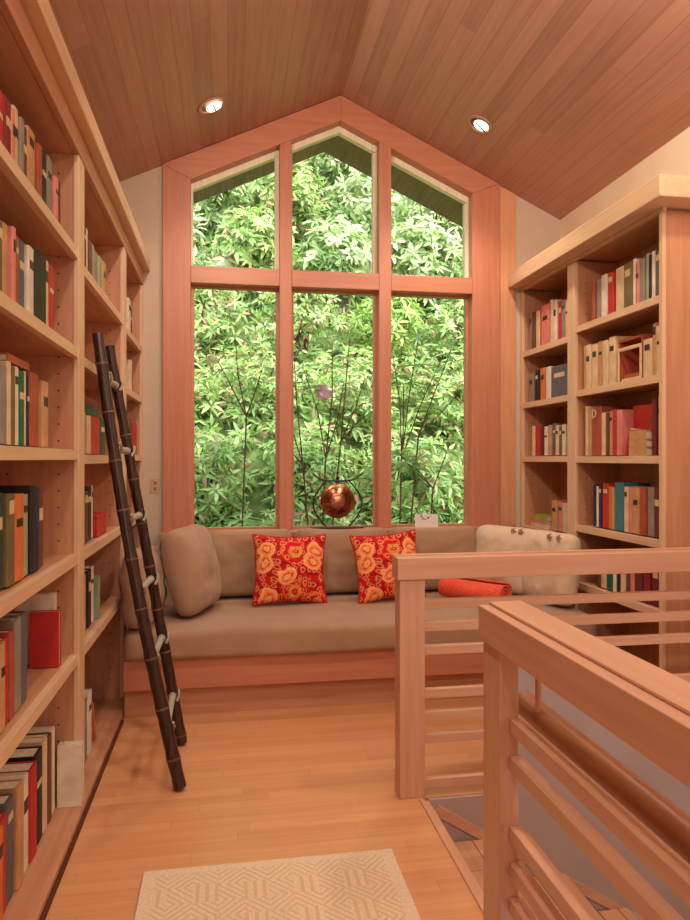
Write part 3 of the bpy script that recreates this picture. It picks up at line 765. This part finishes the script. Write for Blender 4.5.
c1 = cushion('back_cushion', .52, .43, .22, (1.79, 4.40, .474), (R(-10), 0, R(-62)), M['linen2'], q=.42, p=2.6, edge=.03, wr=.01, seed=51, label='pale beige cushion near the window casing at the right end of the seat', group=g)
c2 = cushion('back_cushion', .44, .43, .18, (1.935, 4.05, .472), (R(-7), 0, R(-74)), M['linen2'], q=.42, p=2.6, edge=.03, wr=.01, seed=61, label='pale beige cushion against the right bookcase, rightmost on the seat', group=g)
for c_, xs in ((c1, (.10, .16)), (c2, (.06, .14))):
    for x in xs:
        m = MB()
        for k in range(5):
            a = k*2*PI/5
            m.tube([(x, -.075, .40), (x+.012*math.cos(a), -.085, .40+.012*math.sin(a)), (x+.022*math.cos(a), -.075, .40+.022*math.sin(a))], [.006, .007, .003], 6)
        b_ = m.build('tie_knot', M['linen'], origin=(0, 0, 0)); b_.parent = c_
g = 'red paisley throw pillows on the window seat'
cushion('throw_pillow', .46, .43, .16, (.375, 4.27, .462), (R(-15), R(1.5), R(3)), M['paisley'], pinch=.10, q=.5, p=2.0, edge=.006, wr=.006, seed=3, label='red and cream paisley pillow on the seat, left of the other one', cat='pillow', group=g, piping=M['piping'])
cushion('throw_pillow', .46, .43, .16, (1.02, 4.28, .462), (R(-14), R(-3), R(12)), M['paisley'], pinch=.10, q=.5, p=2.0, edge=.006, wr=.006, seed=9, label='red and orange paisley pillow beside the railing post, right of the other one', cat='pillow', group=g, piping=M['piping'])
# rolled blanket
def roll():
    mb = MB(); mb.smooth = True
    L, turns, n = .44, 3.2, 90; K = 10
    sp = []
    for i in range(n+1):
        a = 2*PI*turns*i/n; r = .016+.070*i/n
        sp.append((r*math.cos(a), r*math.sin(a), r))
    outl = [(x*(1+.0), z) for x, z, r in sp]
    inn = [(x*(r-.010)/r, z*(r-.010)/r) for x, z, r in sp]
    vs = []
    for j in range(K+1):
        u = -L/2+L*j/K
        for lst in (outl, inn):
            for (a, b_) in lst: vs.append((u, a, b_*.86+noise.noise(Vector((u*9, a*12, b_*12)))*.004))
    P = 2*(n+1)
    fs = []
    for j in range(K):
        for i in range(n):
            fs.append((j*P+i, j*P+i+1, (j+1)*P+i+1, (j+1)*P+i))
            o_ = n+1
            fs.append((j*P+o_+i+1, j*P+o_+i, (j+1)*P+o_+i, (j+1)*P+o_+i+1))
        fs.append((j*P, (j+1)*P, (j+1)*P+n+1, j*P+n+1)); fs.append((j*P+n, j*P+n+n+1, (j+1)*P+n+n+1, (j+1)*P+n))
    for j in (0, K):
        for i in range(n): fs.append((j*P+i, j*P+i+1, j*P+n+1+i+1, j*P+n+1+i))
    mb.add(vs, fs); return mb
o = roll().build('rolled_blanket', M['blanket'], origin=(0, 0, 0)); o.location = (1.50, 4.14, .538); o.rotation_euler = (0, 0, R(-52))
tag(o, 'coral red blanket rolled up on the seat behind the railing', 'blanket')

# ------------------------------------------------------------------ ladder
L_ = root('ladder', (-.21, 3.15, 0), 'dark bamboo ladder leaning against the left bookcase', 'ladder')
P1a, P1b = Vector((-.193, 2.927, .012)), Vector((-.537, 3.056, 1.872))
P2a, P2b = Vector((-.215, 3.385, .012)), Vector((-.530, 3.30, 1.862))
def pole(a, b_, r0, r1, ph, bow=0.0):
    mb = MB(); n = 60; pts = []; rad = []
    d = b_-a
    nodes = [ph+.21*i for i in range(10)]
    for i in range(n+1):
        t = i/n; pts.append(a+d*t+Vector((-bow*math.sin(PI*t), 0, 0)))
        s_ = t*1.93
        near = min(abs(s_-q) for q in nodes)
        rad.append((r0+(r1-r0)*t)*(1+.10*max(0, 1-near/.035)-.04*(1 if .035 < near < .07 else 0)))
    mb.tube(pts, rad, 14)
    o_ = mb.build('pole', M['bamboo'], L_)
    for q in nodes:
        t = q/1.93
        if t < 1:
            c = a+d*t+Vector((-bow*math.sin(PI*t), 0, 0)); rr = (r0+(r1-r0)*t)*1.13; dn = d.normalized()
            k = MB(); k.tube([c-dn*.004, c+dn*.004], rr, 14); k.build('joint_ring', M['bnode'], o_)
pole(P1a, P1b, .027, .023, .12, .028); pole(P2a, P2b, .026, .022, .04)
for z in (.24, .52, .80, 1.10, 1.40, 1.70):
    a = P1a.lerp(P1b, z/1.885)+Vector((-.028*math.sin(PI*z/1.885), 0, 0)); b_ = P2a.lerp(P2b, z/1.885); d = (b_-a).normalized()
    m = MB(); m.tube([a+d*.004, b_-d*.004], .0145, 10); rg = m.build('rung', M['lash'], L_)
    for c, s_ in ((a, 1), (b_, -1)):
        m = MB()
        m.tube([c+Vector((.026, 0, .022))+d*s_*.002, c+Vector((.03, 0, 0))+d*s_*.02, c+Vector((.02, 0, -.024))+d*s_*.035], .006, 8)
        m.tube([c+d*s_*.03, c+d*s_*.045], .0175, 10)
        m.build('lashing', M['lash'], rg)

# ------------------------------------------------------------------ gong on the sill
G_ = root('gong_stand', (.745, 4.76, .8615), 'copper gong hanging in a curved black iron stand on the window sill', 'gong')
MB().box(.565, .925, 4.735, 4.80, .8615, .884).build('base', wood('gong_base_wood', (92, 54, 38), (60, 34, 24), 'X'), G_, bevel=.002)
for s_ in (-1, 1):
    pts = []
    for i in range(21):
        t = i/20; z = .884+.318*t
        x = .745+s_*(.075+.095*math.sin(PI*(t*.98+.01))-.0*t)
        pts.append((x, 4.765, z))
    m = MB(); m.tube(pts, .0055, 8); m.build('side_rod', M['iron'], G_)
pts = [(.745+.175*(i/10-1), 4.765, 1.205+.05*(i/10-1)**4-.006*(1-(i/10-1)**2)) for i in range(21)]
m = MB(); m.tube(pts, .006, 8); bar = m.build('top_bar', M['iron'], G_)
m = MB(); m.lathe([(0, -.014), (.011, -.008), (.014, 0), (.011, .008), (0, .014)], Matrix.Translation((.745, 4.765, 1.221)), 16); m.build('finial', M['iron'], bar)
gm = Matrix.Translation((.745, 4.76, 1.06)) @ Matrix.Rotation(PI/2, 4, 'X')
m = MB(); m.lathe([(.036, .0035), (.037, .0035), (.060, .0038), (.0601, .0030), (.088, .0034), (.0881, .0024), (.112, .0015), (.114, .0), (.119, -.006), (.119, -.008), (.119, -.022), (.115, -.022), (.112, -.006), (0, -.002)], gm, 48)
dk = m.build('gong_disc', M['copper'], G_)
m = MB(); m.lathe([(0, .011), (.018, .010), (.030, .007), (.0352, .0036)], gm, 32); m.build('boss', plain('polished_boss', (214, 160, 128), .35, .5, .1, 40, 1), dk)
for s_ in (-1, 1):
    m = MB(); m.tube([(.745+s_*.045, 4.765, 1.18), (.745+s_*.07, 4.765, 1.202)], .002, 6); m.build('hanging_cord', M['iron'], G_)
# card on the sill
o = MB().box(1.315, 1.485, 4.835, 4.838, .8615, .955).build('card', M['white']); tag(o, 'small white card with blurred dark marks on the right end of the sill', 'card')
m = MB()
yy = 4.8345
for (x, z, w, h) in ((1.352, .945, .010, .008), (1.358, .937, .010, .008), (1.365, .929, .012, .007), (1.375, .921, .022, .006), (1.405, .93, .014, .012), (1.424, .94, .01, .006), (1.362, .918, .008, .005)):
    m.box(x, x+w, yy, 4.8349, z-h/2, z+h/2)
m.build('printed_marks', plain('blue_grey_ink', (96, 104, 140), .6), o)

# outlet plate on the left wall strip
o = MB().box(-.515, -.455, 4.874, 4.8795, 1.12, 1.215).build('outlet_plate', M['outlet'], bevel=.002)
tag(o, 'small beige outlet plate on the wall strip left of the window', 'outlet')
MB().box(-.497, -.473, 4.8725, 4.8738, 1.175, 1.197).box(-.497, -.473, 4.8725, 4.8738, 1.138, 1.16).build('socket', plain('socket_tan', (150, 112, 88), .5), o)

# ------------------------------------------------------------------ recessed lamps
def downlight(px, py, label, tilt_to=None, visible=True):
    s_ = 1 if px < RX else -1
    z = roofz(px)
    n = Vector((s_*SL, 0, -1)).normalized()      # into the room
    r = root('recessed_light', (px, py, z), label, 'ceiling light', 'recessed ceiling lights')
    q = Vector((0, 0, 1)).rotation_difference(n).to_matrix().to_4x4()
    mt = Matrix.Translation(Vector((px, py, z))+n*.0015) @ q
    m = MB(); m.lathe([(.068, .0), (.088, .0), (.090, .004), (.086, .008), (.070, .009), (.066, .004), (.066, .0)], mt, 36); m.build('trim_ring', plain('ring_tan', (176, 134, 106), .45), r)
    m = MB(); m.lathe([(.0665, .001), (.058, .002), (.0, .002)], mt, 28); m.build('housing', plain('housing_brown', (96, 66, 50), .5), r)
    q2 = Matrix.Translation(Vector((px, py, z))+n*.006+Vector((.012*s_*-1*0+.012, .0, 0))) @ q
    m = MB(); m.lathe([(.050, .004), (.046, .010), (.0, .013)], q2, 28); m.build('lamp_lens', M['lamp'], r)
    m = MB(); bx_ = MB().box(-.005, .005, -.050, .050, .0135, .018); xf(bx_, q2 @ Matrix.Rotation(R(65 if s_ < 0 else 10), 4, 'Z')).build('cross_bar', M['iron'], r)
    ld = bpy.data.lights.new('downlight', 'SPOT'); ld.energy = SPOT*(1.4 if px > 1 else .7); ld.color = LAMPC; ld.spot_size = R(120); ld.spot_blend = .8; ld.shadow_soft_size = .05
    lo = bpy.data.objects.new('downlight', ld); COL.objects.link(lo)
    lo.location = Vector((px, py, z))+n*.05
    d = (Vector((px*.6+.3, py-.15, 0))-lo.location) if tilt_to is None else Vector(tilt_to)-lo.location
    lo.rotation_euler = d.to_track_quat('-Z', 'Y').to_euler()
downlight(-.10, 4.316, 'round recessed lamp glowing in the left slope of the board ceiling')
downlight(1.609, 4.326, 'round recessed lamp glowing in the right slope of the board ceiling')
# unseen spots added above and behind the view to brighten the room
for px, py, tgt, k in ((-.1, 2.3, (2.3, 3.9, 1.9), 2.0), (1.61, 2.3, (1.9, 3.6, 1.0), 1.3), (-.1, .3, (.6, 2.2, 0), 1.0), (1.61, .3, (.0, 2.6, .8), .85), (-.1, -1.6, (-.1, -1.6, 0), .8), (1.61, -1.6, (1.6, -1.6, 0), .8)):
    ld = bpy.data.lights.new('downlight', 'SPOT'); ld.energy = SPOT*k; ld.color = LAMPC; ld.spot_size = R(165); ld.spot_blend = .6; ld.shadow_soft_size = .08
    lo = bpy.data.objects.new('downlight', ld); COL.objects.link(lo); lo.location = (px, py, roofz(px)-.09)
    lo.rotation_euler = (Vector(tgt)-lo.location).to_track_quat('-Z', 'Y').to_euler()
def area(loc, target, sx, sy, e, col):  # soft fill light added out of view
    ld = bpy.data.lights.new('fill_light', 'AREA'); ld.shape = 'RECTANGLE'; ld.size = sx; ld.size_y = sy; ld.energy = e; ld.color = col
    lo = bpy.data.objects.new('fill_light', ld); COL.objects.link(lo); lo.location = loc
    lo.rotation_euler = (Vector(target)-Vector(loc)).to_track_quat('-Z', 'Y').to_euler()
area((.9, -2.3, 1.9), (.8, 4.5, 1.5), 2.6, 2.2, AREA_S, (1, .92, .87))
area((.75, .4, 3.3), (.75, 1.6, 0), 1.4, 2.0, AREA_T, (1, .91, .82))
area((1.5, .9, -1.2), (1.7, 2.0, .4), 1.0, 1.0, AREA_D, (.85, .9, 1))

# ------------------------------------------------------------------ outdoors
w = bpy.data.worlds.new('sky'); sc.world = w; w.use_nodes = True
nt = w.node_tree; bg = nt.nodes['Background']
sk = nd(nt, 'ShaderNodeTexSky', sky_type='NISHITA'); sk.sun_disc = False; sk.sun_elevation = R(55); sk.sun_rotation = R(150); sk.air_density = 1.0; sk.dust_density = 4
hs = nd(nt, 'ShaderNodeHueSaturation'); hs.inputs['Saturation'].default_value = .45
nt.links.new(sk.outputs[0], hs.inputs['Color']); nt.links.new(hs.outputs[0], bg.inputs['Color'])
bg.inputs['Strength'].default_value = SKY
sd = bpy.data.lights.new('sun', 'SUN'); sd.energy = SUN; sd.angle = R(12); sd.color = (1, .97, .9)
so = bpy.data.objects.new('sun', sd); COL.objects.link(so); so.location = (3, 2, 12)
so.rotation_euler = Vector((.25, .75, -1.0)).to_track_quat('-Z', 'Y').to_euler()

# hillside behind the house
m = MB(); m.smooth = True
nx, ny = 40, 36; vs = []
for j in range(ny+1):
    for i in range(nx+1):
        x = -7+16*i/nx; y = 5.3+10*j/ny
        z = -.6+max(0, y-6.0)*1.15+noise.noise(Vector((x*.7, y*.7, 0)))*.35
        vs.append((x, y, z))
m.add(vs, [(j*(nx+1)+i, j*(nx+1)+i+1, (j+1)*(nx+1)+i+1, (j+1)*(nx+1)+i) for j in range(ny) for i in range(nx)])
o = m.build('hillside', M['hill'], fix=False); o['kind'] = 'structure'
HILL = o

rng = np.random.default_rng(5)
def leaves_mesh(name, orig, d, up, L, Wd, mat, parent, droop=.25):
    """one folded six-point leaf for each row of orig/d"""
    n = len(orig)
    d = d/np.linalg.norm(d, axis=1, keepdims=True)
    s = np.cross(d, up); s /= np.maximum(np.linalg.norm(s, axis=1, keepdims=True), 1e-6)
    u = np.cross(s, d)
    L = L[:, None]; Wd = Wd[:, None]
    def at(a, b_, c): return orig+d*L*a+s*Wd*b_+u*L*c
    V = np.stack([at(0, 0, 0), at(.33, .46, .07), at(.68, .40, .02-droop*.35), at(1, 0, -droop), at(.68, -.40, .02-droop*.35), at(.33, -.46, .07), at(.36, 0, .0), at(.7, 0, -.05-droop*.35)], 1)
    V[:, :, :] = V
    me = bpy.data.meshes.new(name)
    loc = np.array(wloc(parent))
    co = (V-loc).reshape(-1, 3)
    q = np.array([[0, 1, 6, 6], [1, 2, 7, 6], [2, 3, 7, 7], [3, 4, 7, 7], [4, 5, 6, 7], [5, 0, 6, 6]])
    faces = []
    tmpl = [(0, 1, 6), (1, 2, 7, 6), (2, 3, 7), (3, 4, 7), (4, 5, 6, 7), (5, 0, 6)]
    sizes = np.array([len(t) for t in tmpl]); flat = np.array([i for t in tmpl for i in t])
    me.vertices.add(n*8); me.vertices.foreach_set('co', co.ravel())
    allv = (flat[None, :]+8*np.arange(n)[:, None]).ravel()
    me.loops.add(len(allv)); me.loops.foreach_set('vertex_index', allv)
    tot = np.tile(sizes, n); start = np.concatenate([[0], np.cumsum(tot)[:-1]])
    me.polygons.add(len(tot)); me.polygons.foreach_set('loop_start', start); me.polygons.foreach_set('loop_total', tot)
    me.polygons.foreach_set('use_smooth', [True]*len(tot))
    me.materials.append(mat); me.update(calc_edges=True); me.validate()
    o = bpy.data.objects.new(name, me); COL.objects.link(o); o.parent = parent
    WL[o.name] = wloc(parent)
    return o
def whorls(c, nrm, k, Lm, Wm, spread=.35):
    """k leaves round each centre c with axis nrm -> orig, dir, up, L, W"""
    n = len(c)
    a = np.cross(nrm, rng.normal(size=(n, 3))); a /= np.linalg.norm(a, axis=1, keepdims=True)
    b_ = np.cross(nrm, a)
    O, D, U, LL, WW = [], [], [], [], []
    for i in range(k):
        th = 2*PI*i/k+rng.uniform(-.35, .35, n)
        el = rng.uniform(-.1, .7, n)*spread*2
        r = a*np.cos(th)[:, None]+b_*np.sin(th)[:, None]
        dd = r*np.cos(el)[:, None]+nrm*np.sin(el)[:, None]
        O.append(c+dd*.012); D.append(dd); U.append(nrm+.001)
        l = Lm*rng.uniform(.6, 1.15, n); LL.append(l); WW.append(Wm*rng.uniform(.7, 1.2, n)*(l/Lm))
    return [np.concatenate(v) for v in (O, D, U, LL, WW)]
def bush(x, y, z, rx, rz, n, mat, Lm, Wm, label, group, k=8):
    r = root('shrub', (x, y, z-rz), label, 'shrub', group)
    v = rng.normal(size=(n*2, 3)); v /= np.linalg.norm(v, axis=1, keepdims=True)
    v = v[(v[:, 1] < .35)][:n]
    rad = rng.uniform(.55, 1.05, len(v))[:, None]
    c = np.array([x, y, z])+v*rad*np.array([rx, rx*.8, rz])
    nr = v*.6+np.array([0, -.35, .55])+rng.normal(size=v.shape)*.45; nr /= np.linalg.norm(nr, axis=1, keepdims=True)
    O, D, U, LL, WW = whorls(c, nr, k, Lm, Wm)
    leaves_mesh('foliage', O, D, U, LL, WW, mat, r)
    m = MB()
    for i in range(9):
        e = c[i*3 % len(c)]
        b0 = Vector((x+random.uniform(-.12, .12), y+random.uniform(-.1, .1), z-rz))
        mid = b0.lerp(Vector(e), .5)+Vector((random.uniform(-.1, .1), 0, .1))
        m.tube([b0, mid, Vector(e)], [.02, .013, .006], 6)
    m.build('stems', M['stem'], r)
    return r
GU = 'shrubs along the top of the hillside'; GM = 'shrubs in the middle of the hillside'; GL = 'shrubs at the foot of the hillside'
rows = [(6.55, .25, 'L'), (7.2, 1.15, 'L'), (7.9, 2.1, 'M'), (8.6, 3.1, 'M'), (9.3, 4.1, 'U'), (10.0, 5.1, 'U'), (10.7, 6.1, 'U')]
LAB = {'L': 'dense green leafy shrub low on the slope outside the lower panes', 'M': 'dense green leafy shrub halfway up the slope outside the window', 'U': 'pale green leafy shrub high on the slope outside the gable panes'}
for j, (y, z, t) in enumerate(rows):
    x0 = -1.9+(.5 if j % 2 else 0); n_ = 7
    for i in range(n_):
        x = x0+i*1.12+random.uniform(-.03, .03)
        if (j < 2 and (x < -1.9 or x > 3.6)): continue
        mat = M['leafB'] if t == 'U' and random.random() < .75 else (M['leafA'] if random.random() < .88 else M['leafC'])
        bush(x, y+random.uniform(-.1, .1), z+random.uniform(-.1, .1), .50, .50, 130, mat, random.uniform(.10, .15) if t != 'U' else .17, .038 if t != 'U' else .055, LAB[t], {'L': GL, 'M': GM, 'U': GU}[t], 8)

# low ground cover over the whole slope
n_ = 5200
gx = rng.uniform(-4.2, 6.0, n_); gy = rng.uniform(5.8, 12.2, n_)
gzv = np.array([-.6+max(0, y-6.0)*1.15+noise.noise(Vector((x*.7, y*.7, 0)))*.35 for x, y in zip(gx, gy)])+rng.uniform(.05, .35, n_)
c = np.stack([gx, gy, gzv], 1); nr = rng.normal(size=c.shape)*.5+np.array([0, -.75, .6]); nr /= np.linalg.norm(nr, axis=1, keepdims=True)
O, D, U, LL, WW = whorls(c, nr, 8, .15, .042)
half = rng.random(len(O)) < .5
WL[HILL.name] = tuple(HILL.location)
fo = leaves_mesh('ground_cover', O, D, U, LL, WW, M['leafA'], HILL); fo['kind'] = 'stuff'

# slender plants close to the glass
def stem_plant(base, tips, mat, label, Lm=.13, Wm=.034, name='branching_shrub', rad=.011, group=None):
    r = root(name, base, label, 'shrub', group)
    b0 = Vector(base); m = MB(); cs = []; ns = []
    for (fork, ends) in tips:
        f = Vector(fork); midp = b0.lerp(f, .5)+Vector((random.uniform(-.03, .03), random.uniform(-.03, .03), 0))
        m.tube([b0, midp, f], [rad*.9, rad*.75, rad*.6], 7)
        for e in ends:
            e = Vector(e); mid = f.lerp(e, .5)+Vector((random.uniform(-.03, .03), random.uniform(-.03, .03), .02))
            m.tube([f, mid, e], [rad*.55, rad*.45, rad*.3], 6)
            for q in (e, mid.lerp(e, .5)):
                cs.append(tuple(q)); ns.append(((e-f).normalized()+Vector((0, -.3, .4))).normalized()[:])
    m.build('stems', M['stem'], r)
    cs = np.array(cs); ns = np.array(ns)
    O, D, U, LL, WW = whorls(cs, ns, 9, Lm, Wm, .3)
    leaves_mesh('foliage', O, D, U, LL, WW, mat, r)
    return r
gz0 = -.35
stem_plant((.78, 5.9, gz0), [((.82, 5.9, 1.35), [(.62, 5.85, 2.12), (.98, 5.95, 2.0), (.86, 5.8, 2.35)]), ((.95, 5.9, 1.5), [(1.16, 5.9, 2.05), (1.28, 5.85, 1.8), (1.05, 6.0, 2.45)]), ((.62, 5.85, 1.3), [(.45, 5.8, 1.8), (.55, 5.9, 2.2), (.36, 5.9, 1.55)])], M['leafA'], 'slender branching shrub with reddish stems outside the middle pane')
stem_plant((1.42, 5.85, gz0), [((1.47, 5.85, 1.35), [(1.62, 5.85, 2.4), (1.83, 5.8, 2.25), (1.50, 5.9, 2.0), (1.38, 5.8, 2.25)]), ((1.62, 5.85, 1.55), [(2.0, 5.85, 1.95), (1.9, 5.8, 2.3), (1.75, 5.9, 1.8)])], M['leafC'], 'slender shrub with broad whorled leaves outside the right pane', .17, .05)
stem_plant((1.66, 5.75, gz0), [((1.72, 5.75, 1.1), [(1.86, 5.7, 1.5), (1.55, 5.75, 1.3), (1.42, 5.7, 1.38)])], M['leafC'], 'low leafy stem outside the bottom right corner of the window', .14, .045)
stem_plant((.10, 5.85, gz0), [((.15, 5.85, 1.7), [(.06, 5.85, 2.35), (.28, 5.8, 2.1), (-.1, 5.9, 2.2)])], M['leafA'], 'thin twiggy shrub outside the left pane', .12, .03)
def strap(base, n, Lm, label):
    r = root('strap_leaf_clump', base, label, 'plant', 'strap-leaved clumps below the window')
    m = MB(); m.smooth = True
    for i in range(n):
        a = random.uniform(0, 2*PI); L = Lm*random.uniform(.6, 1.1); wd = .012
        d = Vector((math.cos(a), math.sin(a)*.8, 0)); s_ = Vector((-d.y, d.x, 0)).normalized()
        up = random.uniform(.7, 1.15); vs = []
        K = 7
        for k in range(K+1):
            t = k/K; p = Vector(base)+d*(L*(.08+.62*t*t+.1*t))+Vector((0, 0, L*up*(t*1.15-.75*t*t*t)))
            ww = wd*(1-t**2.2)+.0008
            vs += [p-s_*ww, p+Vector((0, 0, -.004)), p+s_*ww]
        m.add(vs, [(3*k+j, 3*k+j+1, 3*k+4+j, 3*k+3+j) for k in range(K) for j in (0, 1)])
    m.build('leaves', M['leafD'], r, fix=False)
for b_, n, L, lab in (((-.25, 5.75, .3), 80, .95, 'arching strap-leaved clump outside the bottom left corner'), ((.05, 6.0, .25), 60, .9, 'arching strap-leaved clump outside the left pane, right of the corner one'), ((1.95, 5.8, .25), 80, .95, 'arching strap-leaved clump outside the bottom right corner'), ((1.35, 6.1, .2), 60, .9, 'arching strap-leaved clump outside the right pane behind the card'), ((.72, 6.2, .15), 60, .9, 'arching strap-leaved clump behind the gong, outside')):
    strap(b_, n, L, lab)
def blossom(c, n, rad, mat, label):
    r = root('blossom', c, label, 'flower')
    O = []; D = []; U = []
    for i in range(n):
        v = Vector((random.gauss(0, 1), random.gauss(0, 1), random.gauss(0, 1))).normalized()
        O.append(Vector(c)+v*rad*.15); D.append(v); U.append((v.orthogonal()))
    leaves_mesh('petals', np.array([tuple(q) for q in O]), np.array([tuple(q) for q in D]), np.array([tuple(q) for q in U]), np.full(n, rad), np.full(n, rad*.8), mat, r, .1)
blossom((.79, 5.82, 1.91), 26, .07, M['petalP'], 'pink blossom cluster outside the middle pane')
blossom((-.13, 5.85, 2.16), 20, .05, M['petalW'], 'cream white blossom outside the left pane')
blossom((.30, 5.9, 1.55), 14, .03, M['petalW'], 'tiny white blossom near the left mullion outside')

# ------------------------------------------------------------------ view
vs_ = sc.view_settings
vs_.view_transform = 'Standard'; vs_.look = 'None'; vs_.gamma = 1.0; vs_.use_curve_mapping = False
vs_.exposure = EXPO
sc.cycles.max_bounces = 8; sc.cycles.diffuse_bounces = 4; sc.cycles.transparent_max_bounces = 12
sc.cycles.use_denoising = True
